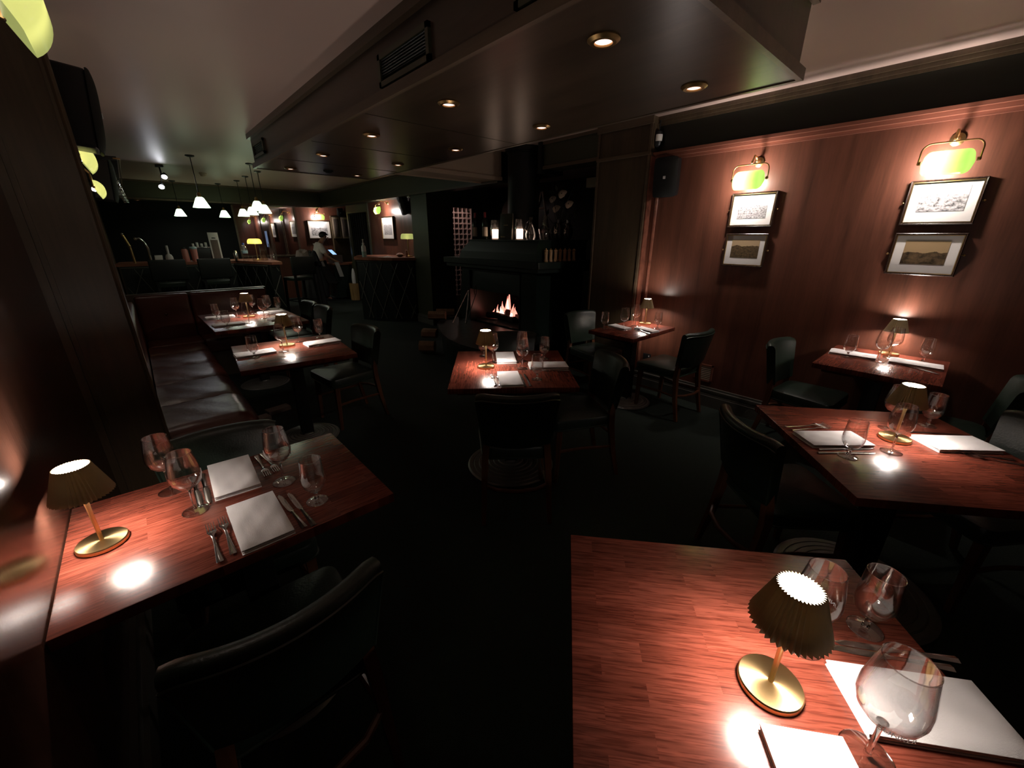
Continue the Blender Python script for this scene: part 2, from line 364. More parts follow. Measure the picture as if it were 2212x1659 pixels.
def text_mesh(body, size, extrude=.0004):
    cu = bpy.data.curves.new('lettering', 'FONT'); cu.body = body; cu.size = size; cu.align_x = 'CENTER'; cu.align_y = 'CENTER'; cu.extrude = extrude; cu.resolution_u = 2
    to = bpy.data.objects.new('lettering', cu); COL.objects.link(to); dg = bpy.context.evaluated_depsgraph_get()
    me = bpy.data.meshes.new_from_object(to.evaluated_get(dg)); bpy.data.objects.remove(to); b = B(); b.from_mesh(me); bpy.data.meshes.remove(me); return b
D = math.radians

# ------------------------------------------------------------------ the room
CZ, SZ = 2.63, 2.30
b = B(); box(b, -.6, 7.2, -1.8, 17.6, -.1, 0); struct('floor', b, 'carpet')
b = B(); box(b, -.6, 7.2, -1.8, 13.2, CZ, CZ+.1); struct('ceiling', b, 'ceiling')
b = B(); box(b, 3.95, 4.07, -1.8, 2.33, 0, CZ); struct('wall_right', b, 'wood_wall')
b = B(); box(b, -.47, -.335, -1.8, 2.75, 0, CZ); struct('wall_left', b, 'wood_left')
b = B(); box(b, -.47, -.08, 2.75, 2.88, 0, CZ); struct('wall_nib', b, 'wood_dark')
b = B(); box(b, -.47, -.30, 2.88, 12.2, 0, CZ); struct('wall_booth', b, 'wood_dark')
b = B(); box(b, -.6, 2.0, 12.2, 12.3, 0, CZ); box(b, 3.36, 5.4, 12.2, 12.3, 0, CZ); box(b, 2.0, 3.36, 12.2, 12.3, 0, 1.12); box(b, 2.0, 3.36, 12.2, 12.3, 2.27, CZ); struct('wall_far', b, 'wood_wall')
b = B(); box(b, 3.42, 3.52, 12.3, 17.5, 0, CZ); struct('wall_added_room_right', b, 'wood_wall')  # lit room added in place of the bar mirror, which came out too dark
b = B(); box(b, 1.1, 1.2, 12.3, 17.5, 0, CZ); struct('wall_added_room_left', b, 'wood_dark')
b = B(); box(b, 1.1, 3.52, 17.5, 17.6, 0, CZ); struct('wall_added_room_end', b, 'wood_wall')
b = B(); box(b, 1.2, 3.42, 12.3, 17.5, 2.3, 2.36); struct('ceiling_added_room', b, 'ceiling')
b = B(); box(b, 3.33, 3.37, 12.16, 12.2, 1.1, 2.27); box(b, 1.98, 2.02, 12.16, 12.2, 1.1, 2.27); box(b, 1.98, 3.37, 12.14, 12.3, 1.08, 1.12)
for y in (13.6, 13.75, 15.2, 15.35, 16.4): box(b, 3.40, 3.42, y, y+.06, 0, 2.3)
struct('trim_16', b, 'trim_olive')
b = B(); box(b, -.6, 4.07, -1.8, -1.7, 0, CZ); struct('wall_near', b, 'wood_dark')
b = B(); box(b, 4.15, 4.27, 7.15, 9.45, 0, CZ); struct('wall_host', b, 'wood_wall')
b = B(); box(b, 5.2, 5.3, 9.45, 12.2, 0, CZ); box(b, 4.27, 5.3, 9.36, 9.45, 0, CZ); struct('wall_passage', b, 'wood_dark')
b = B(); box(b, 6.6, 6.7, 2.5, 9.45, 0, CZ); struct('wall_cellar', b, 'shadow_black')  # both cellar walls near black, so the added rack light hardly shows there
b = B(); box(b, 4.07, 6.6, 2.6, 2.7, 0, CZ); struct('wall_cellar_side', b, 'shadow_black')
# column between wall and fireplace, with raised mouldings
b = B(); box(b, 3.85, 4.07, 2.33, 2.95, 0, CZ); struct('column_1', b, 'wood_dark')
b = B()
for y in (2.335, 2.925): box(b, 3.838, 3.85, y, y+.022, .2, CZ)
box(b, 3.83, 3.85, 2.33, 2.95, 2.315, 2.345); box(b, 3.825, 3.85, 2.325, 2.955, 2.57, CZ)
struct('trim_1', b, 'trim_olive')
b = B(); tube(b, [(3.935, 2.265, .2), (3.935, 2.265, 2.27)], .016, 8); box(b, 3.852, 3.948, 2.318, 2.33, .2, 2.3); struct('trim_2', b, 'wood_trim', smooth=True)
# picture rail and cornice on the right wall: stepped mouldings
b = B()
for x, z0, z1 in ((3.885, 2.312, 2.335), (3.905, 2.287, 2.312), (3.93, 2.265, 2.287)): box(b, x, 3.95, -1.7, 2.33, z0, z1)
struct('trim_3', b, 'wood_trim')
b = B()
for x, z0 in ((3.915, 2.60), (3.928, 2.575), (3.938, 2.555)): box(b, x, 3.95, -1.7, 2.33, z0, z0+.03)
struct('trim_4', b, 'wood_dark')
b = B(); box(b, 3.944, 3.95, -1.7, 2.33, 2.335, 2.56); struct('trim_15', b, 'shadow_black')  # dark strip painted in for the shadow above the picture rail
b = B()
for x, z0, z1 in ((3.905, 0, .11), (3.915, .11, .125), (3.925, .125, .155), (3.915, .155, .17), (3.935, .17, .19)): box(b, x, 3.95, -1.7, 2.33, z0, z1)
struct('baseboard_right', b, 'skirting')
b = B()
for x, z0, z1 in ((-.30, 0, .11), (-.315, .11, .17)): box(b, -.335, x, -1.7, 2.75, z0, z1)
struct('baseboard_left', b, 'skirting')
# nib mouldings: inner panel crease, lit bead at the arris, capping at the ceiling
b = B()
box(b, -.335, -.305, 2.735, 2.75, 0, 2.5); box(b, -.30, -.285, 2.742, 2.75, 0, 2.5)
box(b, -.105, -.08, 2.738, 2.75, 0, 2.5); tube(b, [(-.085, 2.745, 0), (-.085, 2.745, 2.5)], .012, 8)
struct('trim_5', b, 'wood_dark')
b = B()
box(b, -.335, -.06, 2.70, 2.88, 2.52, CZ); box(b, -.335, -.045, 2.685, 2.88, 2.56, CZ); struct('trim_6', b, 'green_paint')
b = B()
box(b, -.30, -.20, 2.88, 12.2, 2.53, CZ); box(b, -.30, -.23, 2.88, 12.2, 2.5, 2.53); struct('trim_7', b, 'trim_olive')
# dropped soffit, its edge mouldings
b = B(); box(b, 1.26, 2.58, .82, 5.75, SZ, CZ); struct('ceiling_soffit', b, 'soffit')
b = B()
box(b, 1.235, 2.605, .795, .82, SZ-.005, SZ+.045); box(b, 1.235, 2.605, 5.75, 5.775, SZ-.005, SZ+.03)
box(b, 1.235, 1.26, .82, 5.75, SZ-.005, SZ+.045); box(b, 2.58, 2.605, .82, 5.75, SZ-.005, SZ+.03)
box(b, 1.225, 1.26, .8, 5.77, CZ-.05, CZ); box(b, 1.24, 2.6, .79, .82, CZ-.04, CZ); struct('trim_8', b, 'trim_olive')
b = B()
for y in (2.8, 3.85, 4.9): box(b, 1.28, 2.56, y, y+.004, SZ-.0015, SZ+.001)
struct('trim_9', b, 'iron')
# bulkheads over the fireplace opening and the bar
b = B(); box(b, 3.9, 4.2, 2.95, 3.78, 2.35, CZ); box(b, 3.9, 4.15, 4.62, 11.7, 2.275, CZ); struct('beam_right', b, 'green_paint')
b = B(); box(b, -.3, 3.9, 11.7, 12.2, 2.275, CZ); struct('beam_far', b, 'green_paint')
b = B()
box(b, 3.88, 3.9, 2.95, 3.78, 2.34, 2.375); box(b, 3.88, 3.9, 4.62, 11.7, 2.265, 2.295); box(b, -.3, 3.9, 11.68, 11.7, 2.265, 2.295)
box(b, 3.875, 3.9, 4.62, 11.7, 2.6, CZ); box(b, -.3, 3.9, 11.675, 11.7, 2.6, CZ); box(b, 3.875, 3.9, 2.95, 3.78, 2.6, CZ); struct('trim_10', b, 'trim_olive')
b = B(); box(b, 2.58, 3.9, 4.56, 4.98, 2.30, CZ); struct('beam_cross', b, 'cream')
b = B(); box(b, 2.58, 3.9, 4.54, 4.56, 2.285, 2.33); box(b, 2.58, 3.9, 4.98, 5.0, 2.285, 2.31); struct('trim_11', b, 'cream')
# post beside the host stand
b = B(); box(b, 3.95, 4.48, 6.6, 7.15, 0, CZ); struct('pillar_1', b, 'green_paint')
b = B()
for e, z0, z1 in ((.03, 0, .09), (.02, .09, .11), (.028, .11, .135), (.012, .135, .16)): box(b, 3.95-e, 4.48, 6.6-e, 7.15, z0, z1)
struct('baseboard_post', b, 'skirting')
b = B(); box(b, 4.48, 5.4, 6.7, 6.9, 2.12, CZ); box(b, 4.42, 5.4, 6.66, 6.7, 2.08, 2.14); struct('beam_cellar', b, 'green_paint')
b = B(); box(b, 5.25, 5.35, 3.75, 4.2, 2.27, 2.40); struct('trim_12', b, 'cream')
# passage doorway by the host wall
b = B(); box(b, 4.13, 4.29, 9.45, 9.53, 0, 2.1); box(b, 4.13, 4.29, 10.62, 10.7, 0, 2.1); box(b, 4.13, 4.29, 9.45, 10.7, 2.1, CZ); struct('trim_13', b, 'green_paint')
b = B(); box(b, 4.15, 5.2, 10.6, 10.7, 2.1, CZ); struct('beam_passage', b, 'green_paint')

# ------------------------------------------------------------------ ceiling fittings
def mk_down(label, group):
    t = thing('recessed_downlight', label, 'downlight')
    b = B(); lathe(b, [(.062, .001), (.064, -.006), (.050, -.016), (.036, -.016), (.034, -.008)], 24, cap=False); obj('trim_ring', b, 'brass_dark', t)
    b = B(); lathe(b, [(.034, -.009), (.02, -.013), (0.0001, -.014)], 20, cap=False); obj('lens', b, 'downlight', t)
    return t
dn = Proto(mk_down)
order = ['closest to the boxed end', 'second from the boxed end', 'third from the boxed end', 'fourth from the boxed end', 'last one, over the bar side end']
for i, y in enumerate((1.19, 2.26, 3.30, 4.37, 5.45)):
    for x, s in ((1.54, 'grille side row'), (2.30, 'picture wall side row')):
        dn.put((x, y, SZ), 0, f'brass ringed soffit downlight, {s}, {order[i]}', 'soffit downlights')
dn.put((.33, 11.95, 2.275), 0, 'small brass downlight under the dark beam above the bar arches', 'beam downlights')
b = B(); lathe(b, [(.055, 0), (.055, -.012), (.03, -.026), (.0001, -.028)], 20, cap=False)
tag(obj('smoke_detector', b, 'black', loc=(1.92, 5.35, SZ)), 'flat round dark smoke detector under the soffit between the end downlights', 'smoke detector')
b = B(); lathe(b, [(.06, 0), (.06, -.02), (.045, -.035), (.045, -.05), (.025, -.06), (.0001, -.06)], 20, cap=False)
tag(obj('smoke_detector', b, 'cream', loc=(1.26, 9.67, CZ)), 'pale domed smoke detector on the ceiling behind the first pendant', 'smoke detector')
def grille(y0, y1, z0, z1, n, label):
    t = thing('vent_grille', label, 'vent grille', (1.26, (y0+y1)/2, (z0+z1)/2))
    h, w = (z1-z0)/2, (y1-y0)/2; b = B()
    for a in ((-w, w, h-.025, h), (-w, w, -h, -h+.025), (-w, -w+.025, -h, h), (w-.025, w, -h, h)): box(b, -.018, 0, a[0], a[1], a[2], a[3])
    obj('frame', b, 'green_paint', t, smooth=False)
    b = B(); box(b, -.003, 0, -w+.02, w-.02, -h+.02, h-.02); obj('backing', b, 'black', t, smooth=False)
    b = B()
    for i in range(n):
        z = -h+.03+(2*h-.06)*(i+.5)/n; box(b, -.014, -.003, -w+.022, w-.022, -.002, .002, T(0, 0, z, 0, 0, .6))
    obj('slats', b, 'iron', t, smooth=False)
grille(1.97, 2.5, 2.36, 2.51, 7, 'long slatted vent grille in the middle of the soffit side')
grille(5.2, 5.66, 2.38, 2.52, 5, 'small slatted vent grille at the far bar end of the soffit')
grille(.86, 1.38, 2.36, 2.51, 7, 'slatted vent grille at the cut off near end of the soffit')

def mk_pend(label, group):
    t = thing('pendant_lamp', label, 'pendant lamp')
    b = B(); lathe(b, [(.055, 0), (.055, -.012), (.03, -.022), (.006, -.024)], 20); obj('ceiling_rose', b, 'black', t)
    b = B(); tube(b, [(0, 0, -.02), (0, 0, -.50)], .006, 6); obj('rod', b, 'black', t)
    b = B(); lathe(b, [(.012, -.47), (.022, -.485), (.028, -.53), (.03, -.535)], 16); obj('lamp_holder', b, 'brass_dark', t)
    b = B(); lathe(b, [(.033, -.53), (.05, -.545), (.10, -.655), (.106, -.67), (.103, -.67)], 28, cap=False); obj('lamp_shade', b, 'pendant_shade', t)
    b = B(); lathe(b, [(.0001, -.655), (.099, -.66)], 24, cap=False); obj('mouth', b, 'pendant_mouth', t)
    return t
pd = Proto(mk_pend)
for x, y, lb in ((.90, 7.72, 'white glass pendant hanging closest, alone over the bar stools'), (.93, 11.4, 'small far pendant between the two bar arches'),
        (1.70, 11.34, 'far pendant above the menu holder, beside the mirror edge'), (1.90, 10.45, 'warm white pendant in front of the mirror left end'),
        (1.90, 9.62, 'pendant overlapped on its right by two others in the pendant cluster'), (1.66, 7.94, 'topmost shade of the overlapping pendant cluster'),
        (1.93, 8.75, 'greenest pendant, right of the overlapping cluster')):
    pd.put((x, y, CZ), 0, lb, 'bar pendant lamps')
t = thing('ceiling_spotlight', 'black twin ceiling spotlight with two bright white heads', 'spotlight', (.63, 9.11, CZ))
b = B(); bbox(b, -.05, .05, -.05, .05, -.03, 0); obj('base', b, 'black', t)
b = B(); tube(b, [(0, 0, -.02), (0, -.03, -.12)], .012, 6); obj('stem', b, 'black', t)
for k, (x, z) in enumerate(((.03, -.17), (-.04, -.32))):
    b = B(); lathe(b, [(.0001, .09), (.02, .09), (.036, .05), (.042, 0), (.038, -.002)], 16, T(x, -.04, z, 0, -.9, .2), cap=False); h = obj('head', b, 'iron', t)
    b = B(); lathe(b, [(.0001, .002), (.037, .002)], 16, T(x, -.04, z, 0, -.9, .2), cap=False); obj('lens', b, 'spot', h)
b = B(); tube(b, [(0, -.03, -.1), (-.03, -.03, -.28)], .008, 6); obj('bracket', b, 'black', t)

# ------------------------------------------------------------------ wall lamps: brass arm, bail and a half round glass shade
def sconce(name, label, loc, rz, glassm, reach=.15, bulb='bulb', bx=-.045, group='bank style wall lamps'):
    """local -Y points into the room, X runs along the wall, origin at the wall plate"""
    t = thing(name, label, 'wall lamp', loc, rz, group)
    b = B(); lathe(b, [(.036, 0), (.036, .008), (.018, .016), (.014, .03)], 20, T(0, 0, 0, 0, PI/2)); obj('wall_plate', b, 'brass', t)
    b = B(); tube(b, [(0, -.02, 0), (0, -.045, .005), (0, -.07, .03), (0, -reach*.75, .035), (0, -reach, -.02)], .0075, 10)
    uvs(b, .014, T(0, -.045, .005), 10, 8); obj('arm', b, 'brass', t)
    w = .132; b = B(); pts = [(-w, -reach, -.135)]
    for k in range(9):
        a = PI - k*PI/16; pts.append((-w+.045+.045*math.cos(a), -reach, -.075+.045*math.sin(a)))
    pts += [(-p[0], p[1], p[2]) for p in pts[::-1]]
    tube(b, pts, .0045, 8); obj('bail', b, 'brass_dark', t)
    b = B()
    for s in (-1, 1): lathe(b, [(.011, 0), (.011, .012), (.006, .018)], 10, T(s*(w-.012), -reach, -.135, 0, 0, s*PI/2))
    obj('knobs', b, 'brass_dark', t)
    L = .116; b = B()
    def sh(u, v, rr):
        x = (2*u-1)*L; e = abs(2*u-1); k = (1-max(0, (e-.62)/.38)**2.6)**.5 if e < 1 else 0.02
        a = D(-62) + v*D(150); q = rr*max(k, .06)
        return (x, -reach - q*math.cos(a)*.92, -.137 + q*math.sin(a)*.98 - .012)
    grid(b, lambda u, v: sh(u, v, .075), 29, 17); obj('lamp_shade', b, glassm, t)
    b = B(); grid(b, lambda u, v: (bx + .042*(2*u-1), -reach+.0 - .018*math.cos(v*2*PI)*math.sin(PI*max(.02, min(.98, u)))**.4, -.145 + .018*math.sin(v*2*PI)*math.sin(PI*max(.02, min(.98, u)))**.4), 9, 12, cv=True)
    obj('bulb', b, bulb, t)
    return t
RW = -PI/2    # on the right hand wall the lamp faces -X
sconce('wall_lamp', 'green glass wall lamp above the snowy hillside picture', (3.948, .285, 2.155), RW, 'green_shade')
sconce('wall_lamp', 'green glass wall lamp above the forest picture beside the speaker column', (3.948, 1.40, 2.155), RW, 'green_shade')
LW = PI/2
sconce('wall_lamp', 'yellow green glass wall lamp cut by the picture edge above the near left table', (-.335, 1.30, 2.13), LW, 'lime_shade', .25, 'bulb_left')
sconce('wall_lamp', 'yellow green wall lamp half hidden behind the dark wood wall end', (-.30, 3.55, 2.13), LW, 'lime_shade', .20, 'bulb_left')
sconce('wall_lamp', 'yellow green wall lamp over the corner bench, under the second speaker', (-.30, 5.2, 2.09), LW, 'lime_shade', .185, 'bulb_left')
sconce('wall_lamp', 'round green wall lamp on a swan arm above the host stand', (4.15, 8.45, 2.22), RW, 'green_shade', .22)
sconce('wall_lamp', 'small green wall lamp above the sheep picture behind the waiter', (3.93, 12.19, 2.2), 0, 'green_shade', .15)
for yy_, lb_ in ((12.85, 'swan arm wall lamp nearest in the room added in place of the mirror'), (14.85, 'second wall lamp in the room added in place of the mirror'), (16.9, 'deepest wall lamp in the room added in place of the mirror')):  # the mirror's reflected lamps, built as real ones in the added room
    sconce('wall_lamp', lb_, (3.42, yy_, 2.17), RW, 'green_shade', .2, 'bulb_added_room')

# ------------------------------------------------------------------ framed pictures
def picture(label, loc, rz, w, h, pw, ph, kind, sepia, py=0., pins=True, fd=.03):
    """faces local -Y"""
    t = thing('framed_picture', label, 'picture', loc, rz, 'framed landscape photographs')
    fw = .014; b = B()
    def mitre(fn):
        pass
    o = [(-w/2, -h/2), (w/2, -h/2), (w/2, h/2), (-w/2, h/2)]
    prof = [(0, 0), (0, -fd), (.004, -fd-.003), (fw*.7, -fd), (fw, -fd+.008), (fw, 0)]
    rings = []
    for ins, y in prof:
        rings.append([b.verts.new((x - math.copysign(ins, x), y, z - math.copysign(ins, z))) for x, z in o])
    for a, c in zip(rings, rings[1:]):
        for i in range(4): b.faces.new((a[i], a[(i+1) % 4], c[(i+1) % 4], c[i]))
    obj('frame', b, 'frame', t, smooth=False)
    b = B(); e = .0025
    for a in ((-w/2+fw-e, w/2-fw+e, h/2-fw-e, h/2-fw+e), (-w/2+fw-e, w/2-fw+e, -h/2+fw-e, -h/2+fw+e), (-w/2+fw-e, -w/2+fw+e, -h/2+fw, h/2-fw), (w/2-fw-e, w/2-fw+e, -h/2+fw, h/2-fw)):
        box(b, a[0], a[1], -fd-.001, -fd+.009, a[2], a[3])
    obj('gilt_slip', b, 'brass', t, smooth=False)
    b = B(); box(b, -w/2+fw, w/2-fw, -fd+.012, -.002, -h/2+fw, h/2-fw); obj('mount', b, 'mount', t, smooth=False)
    b = B(); box(b, -pw/2, pw/2, -fd+.0105, -fd+.012, -ph/2+py, ph/2+py); obj('print', b, print_mat('print %d' % kind, kind, sepia), t, smooth=False)
    if pins:
        for s in (-1, 1):
            b = B(); uvs(b, .007, T(s*(w/2+.012), -.014, -.0), 10, 8); tube(b, [(s*w/2, -.012, 0), (s*(w/2+.012), -.014, 0)], .003, 6)
            obj('hanging_stud', b, 'brass', t)
    return t
picture('framed black and white snowy hillside photo under the wall lamp, above the lake photo', (3.95, .26, 1.80), RW, .345, .268, .22, .15, 1, False, .02)
picture('framed sepia lake and mountain photo below the snowy hillside photo', (3.95, .26, 1.48), RW, .345, .268, .215, .145, 2, True, .01)
picture('framed black and white forest photo lit by the wall lamp nearest the speaker', (3.95, 1.38, 1.80), RW, .345, .268, .22, .135, 0, False, .0)
picture('framed sepia bridge and valley photo below the forest photo', (3.95, 1.38, 1.48), RW, .335, .268, .22, .145, 3, True, .01)
picture('tall looking framed black and white photo on the wall behind the host stand', (4.15, 8.50, 1.745), RW, .54, .45, .36, .27, 4, False, .0, False, .04)
picture('framed black and white photo of hills and sheep behind the waiter', (3.92, 12.2, 1.745), 0, .58, .46, .42, .30, 5, False, .0, False, .04)

picture('narrow looking bright photo in the room added in place of the mirror', (3.42, 12.62, 1.755), RW, .50, .41, .34, .25, 8, False, .0, False, .04)
picture('second framed photo in the room added in place of the mirror', (3.42, 14.72, 1.74), RW, .44, .42, .30, .26, 5, False, .0, False, .04)
t = thing('wall_screen', 'tall pale blue lit panel deep in the room added in place of the mirror', 'screen', (3.41, 15.8, 1.48)); b = B(); bbox(b, -.02, 0, -.16, .16, -.26, .26, .004); obj('frame', b, 'black', t); b = B(); box(b, -.023, -.019, -.145, .145, -.245, .245); obj('panel', b, M['screen_dim'], t, smooth=False)

# ------------------------------------------------------------------ fittings on the right wall
def speaker(label, loc, rz, tilt, sc=1., arm=0.):
    t = thing('wall_speaker', label, 'speaker', loc, rz, 'wall speakers')
    mx = T(0, -.09, 0, 0, tilt)
    b = B(); bbox(b, -.100*sc, .100*sc, -.05*sc, .085*sc, -.158*sc, .158*sc, .022, mx, 3); obj('cabinet', b, 'black', t)
    b = B(); grid(b, lambda u, v: ((2*u-1)*.108*sc*(1-.07*abs(2*v-1)**8), (-.045 - .030*(1-abs(2*u-1)**2.2) * (1-.5*abs(2*v-1)**4))*sc, (2*v-1)*.167*sc*(1-.05*abs(2*u-1)**6)), 21, 21, mx)
    ex = bmesh.ops.solidify(b, geom=b.faces[:], thickness=.012); obj('grille', b, 'speaker', t)
    b = B(); bbox(b, -.011, .011, -.079*sc, -.070*sc, -.012, .012, .002, mx); obj('badge', b, 'white', t)
    b = B(); tube(b, [(0, arm, 0), (0, -.06, 0)], .014, 8); bbox(b, -.03, .03, arm-.01, arm, -.05, .05, .003); obj('bracket', b, 'black', t)
    return t
speaker('dark grey wall speaker at the corner of the column, above a corner table', (3.949, 2.165, 2.105), -PI/2+.2, .10)
speaker('black speaker silhouette high on the wall end, closest of the two', (-.13, 3.35, 2.19), PI/2, .1, 1.15, .17)
speaker('black speaker silhouette over the corner bench below the first one', (-.13, 5.95, 2.08), PI/2, .1, 1.15, .17)
speaker('black speaker in the recess above the host stand', (4.148, 7.62, 2.13), -PI/2, .3, .95)
speaker('small black speaker under the beam beside the cupboard doors', (4.5, 12.19, 2.19), 0, .2, .7)
t = thing('alarm_sensor', 'slim black sensor with white label above the wall speaker', 'sensor', (3.94, 2.315, 2.46))
b = B(); lathe(b, [(.008, -.09), (.022, -.08), (.032, -.06), (.034, .02), (.028, .045), (.014, .055)], 16, T(-.03, -.01, 0)); obj('body', b, 'black', t)
b = B(); grid(b, lambda u, v: (-.03 + .0352*math.cos(D(165+u*130)), -.01+.0352*math.sin(D(165+u*130)), -.035+v*.055), 9, 2); obj('label', b, 'white', t)
b = B(); tube(b, [(-.03, -.01, .05), (-.025, -.006, .085), (-.012, -.004, .15), (-.005, -.004, .17)], .005, 6); obj('cable', b, 'black', t)
t = thing('power_socket', 'black wall socket low beside the corner table', 'socket', (3.95, 2.17, .34))
b = B(); bbox(b, -.012, 0, -.045, .045, -.045, .045, .004); obj('plate', b, 'black', t)
b = B(); box(b, -.0135, -.011, -.03, -.02, .015, .03); box(b, -.0135, -.011, .015, .03, -.03, -.02); obj('switches', b, 'white', t, smooth=False)
t = thing('floor_vent', 'small slatted vent low on the picture wall behind a chair', 'vent grille', (3.95, 1.545, .325))
b = B()
for a in ((-.085, .085, .07, .085), (-.085, .085, -.085, -.07), (-.085, -.07, -.085, .085), (.07, .085, -.085, .085)): box(b, -.012, 0, *a)
obj('frame', b, 'wood_trim', t, smooth=False)
b = B()
for i in range(8): box(b, -.008, -.002, -.07, .07, -.066+i*.0175, -.058+i*.0175)
obj('slats', b, 'cream', t, smooth=False)
b = B(); box(b, -.002, 0, -.07, .07, -.07, .07); obj('backing', b, 'black', t, smooth=False)

# ------------------------------------------------------------------ tables
def table(label, loc, rz, w, d_, h, base_r=.24, cat='table', cy=0.):
    t = thing('dining_table', label, cat, loc, rz, 'restaurant dining tables')
    b = B(); bbox(b, -w/2, w/2, -d_/2, d_/2, h-.034, h, .003); obj('table_top', b, 'table', t)
    b = B(); bbox(b, -w/2+.05, w/2-.05, -d_/2+.05, d_/2-.05, h-.06, h-.0335, .003); obj('apron', b, 'table_edge', t)
    b = B(); bbox(b, -.045, .045, cy-.045, cy+.045, .04, h-.059, .006); obj('column', b, 'iron', t)
    b = B(); prof = [(base_r, 0), (base_r+.004, .006)]; k = 7
    for i in range(k):
        r1 = base_r - .004 - i*(base_r-.06)/k; z1 = .010 + i*.0045
        prof += [(r1, z1), (r1-.004, z1+.004), (r1-(base_r-.06)/k+.006, z1+.005), (r1-(base_r-.06)/k+.003, z1+.0015)]
    prof += [(.055, .05), (.0001, .055)]
    lathe(b, prof, 40, T(0, cy, 0)); obj('base', b, 'ribbed', t); return t
TAB = dict(
 L=(.075, 1.447, 0, .815, .61, .75), C=(1.74, 1.945, D(-39), .775, .82, .75), N=(.755, 3.39, D(-5), .75, .79, .75),
 F=(.80, 5.09, D(1), .82, 1.13, .75), W=(3.435, 2.075, 0, .74, .485, .75), P=(3.57, .265, 0, .72, .615, .80),
 R=(2.225, .02, D(40), .82, .82, .75), G=(.80, .0, 0, 1, 1, .75))
table('two seat table with one end against the glossy left wall', (.075, 1.447, 0), 0, .815, .61, .75, cy=-.065)
table('square table standing alone in front of the fireplace', (1.74, 1.945, 0), D(51), .82, .775, .75, .31)
table('narrow banquette table beside the long red bench, nearer of two', (.755, 3.39, 0), D(-5), .75, .79, .75)
table('four seat banquette table in the corner of the red bench', (.80, 5.09, 0), D(1), .82, 1.13, .75)
table('small table under the wall speaker beside the column', (3.435, 2.075, 0), 0, .74, .485, .75)
table('wall table below the lake and snow pictures', (3.57, .265, 0), 0, .72, .615, .80)
table('diagonal four seat table in front of the picture wall table', (2.225, .02, 0), D(-50), .82, .82, .75, .315)
u = Vector((.652, -.758, 0)); v = Vector((-.758, -.652, 0))
gc = Vector((.78, .603, 0)) + u*.375 + v*.41
table('big staved table closest to the viewer, cut by the picture edge', (gc.x, gc.y, 0), math.atan2(u.y, u.x), .75, .82, .75)

# ------------------------------------------------------------------ dining chair, sitter looks along +Y
def mk_chair(label, group):
    t = thing('dining_chair', label, 'chair')
    b = B(); pad(b, [(-.225, .225), (-.19, -.19), (.19, -.19), (.225, .225)], [(.385, .012), (.39, 0), (.445, -.003), (.462, .004), (.472, .03)], dome=.008, rad=.06); s_ = obj('seat', b, 'leather', t)
    b = B(); pts = [(x*1.005, y*1.005, .397) for x, y in round_poly([(-.225, .225), (-.19, -.19), (.19, -.19), (.225, .225)], .06)]; tube(b, pts, .005, 6, closed=True); obj('piping', b, 'piping', s_)
    loop = [(.026, .0), (.026, .5), (.026, .90), (.022, .955), (.012, .992), (-.0, 1.0), (-.014, .992), (-.024, .96), (-.027, .90), (-.027, .5), (-.027, .0), (-.02, -.02), (.02, -.02)]
    def bk(uu, k):
        dd, vv = loop[k]; a = 2*uu-1
        hw = .180 + .036*min(1, max(0, vv)) ; zz = .505 + .315*vv - .012*(1-a*a)*(1-vv) ; e = abs(a)
        zz -= .012*max(0, (e-.8)/.2)**2*vv
        y = -.195 - .075*vv + .062*a*a*(.55+.45*vv) - .03
        nx = -a*.28
        return (a*hw + dd*nx, y + dd, zz)
    b = B(); n = len(loop); cols = []
    for i in range(21):
        cols.append([b.verts.new(bk(i/20, k)) for k in range(n)])
    for i in range(20):
        for k in range(n): b.faces.new((cols[i][k], cols[i+1][k], cols[i+1][(k+1) % n], cols[i][(k+1) % n]))
    b.faces.new(cols[0]); b.faces.new(cols[20][::-1]); r_ = obj('backrest', b, 'leather', t, angle=50)
    b = B(); tube(b, [Vector(bk(i/20, 8)) + Vector((0, -.003, -.0)) for i in range(21)], .0045, 6)
    for i in (0, 20): tube(b, [Vector(bk(i/20, k)) for k in (10, 9, 8)], .0045, 6)
    obj('piping', b, 'piping', r_)
    for s in (-1, 1):
        b = B(); sqleg(b, [(s*.192, .185, 0), (s*.19, .18, .20), (s*.188, .175, .39)], [.012, .016, .019]); obj('leg', b, 'wood_chair', t)
    for s in (-1, 1):
        b = B(); sqleg(b, [(s*.192, -.262, 0), (s*.186, -.218, .2), (s*.178, -.192, .40), (s*.168, -.196, .50), (s*.168, -.215, .60)], [.012, .016, .019, .018, .014]); obj('leg', b, 'wood_chair', t)
    for s in (-1, 1):
        b = B(); tube(b, [(s*.186, .172, .225), (s*.17, 0, .225), (s*.184, -.21, .225)], .011, 6); obj('stretcher', b, 'wood_chair', t)
    b = B(); tube(b, [(-.184, -.212, .235), (-.11, -.262, .235), (0, -.280, .235), (.11, -.262, .235), (.184, -.212, .235)], .012, 8); obj('stretcher', b, 'wood_chair', t)
    return t
ch = Proto(mk_chair)
G = 'green leather dining chairs'
def chair(bx, by, face, label):
    """bx, by: middle of the back's top edge; face: heading of the sitter in degrees"""
    a = D(face); ox = bx + .29*math.cos(a); oy = by + .29*math.sin(a)
    ch.put((ox, oy, 0), a - PI/2, label, G)
chair(1.30, 1.395, 51, 'green leather chair seen from behind at the square fireplace table')
chair(2.32, 1.49, 150, 'green leather chair at the side of the square fireplace table, by the corner table')
chair(2.27, 2.54, 231, 'green leather chair between the square table and the fire')
chair(.09, 1.965, 267, 'green leather chair behind the left wall table, backing on the red bench')
chair(.07, .785, 90, 'green leather chair at the bottom of the picture before the left wall table')
chair(1.84, .53, -41, 'green leather chair with side to us at the diagonal table')
chair(3.53, 1.43, 84, 'green leather chair in front of the small column table, back to us')
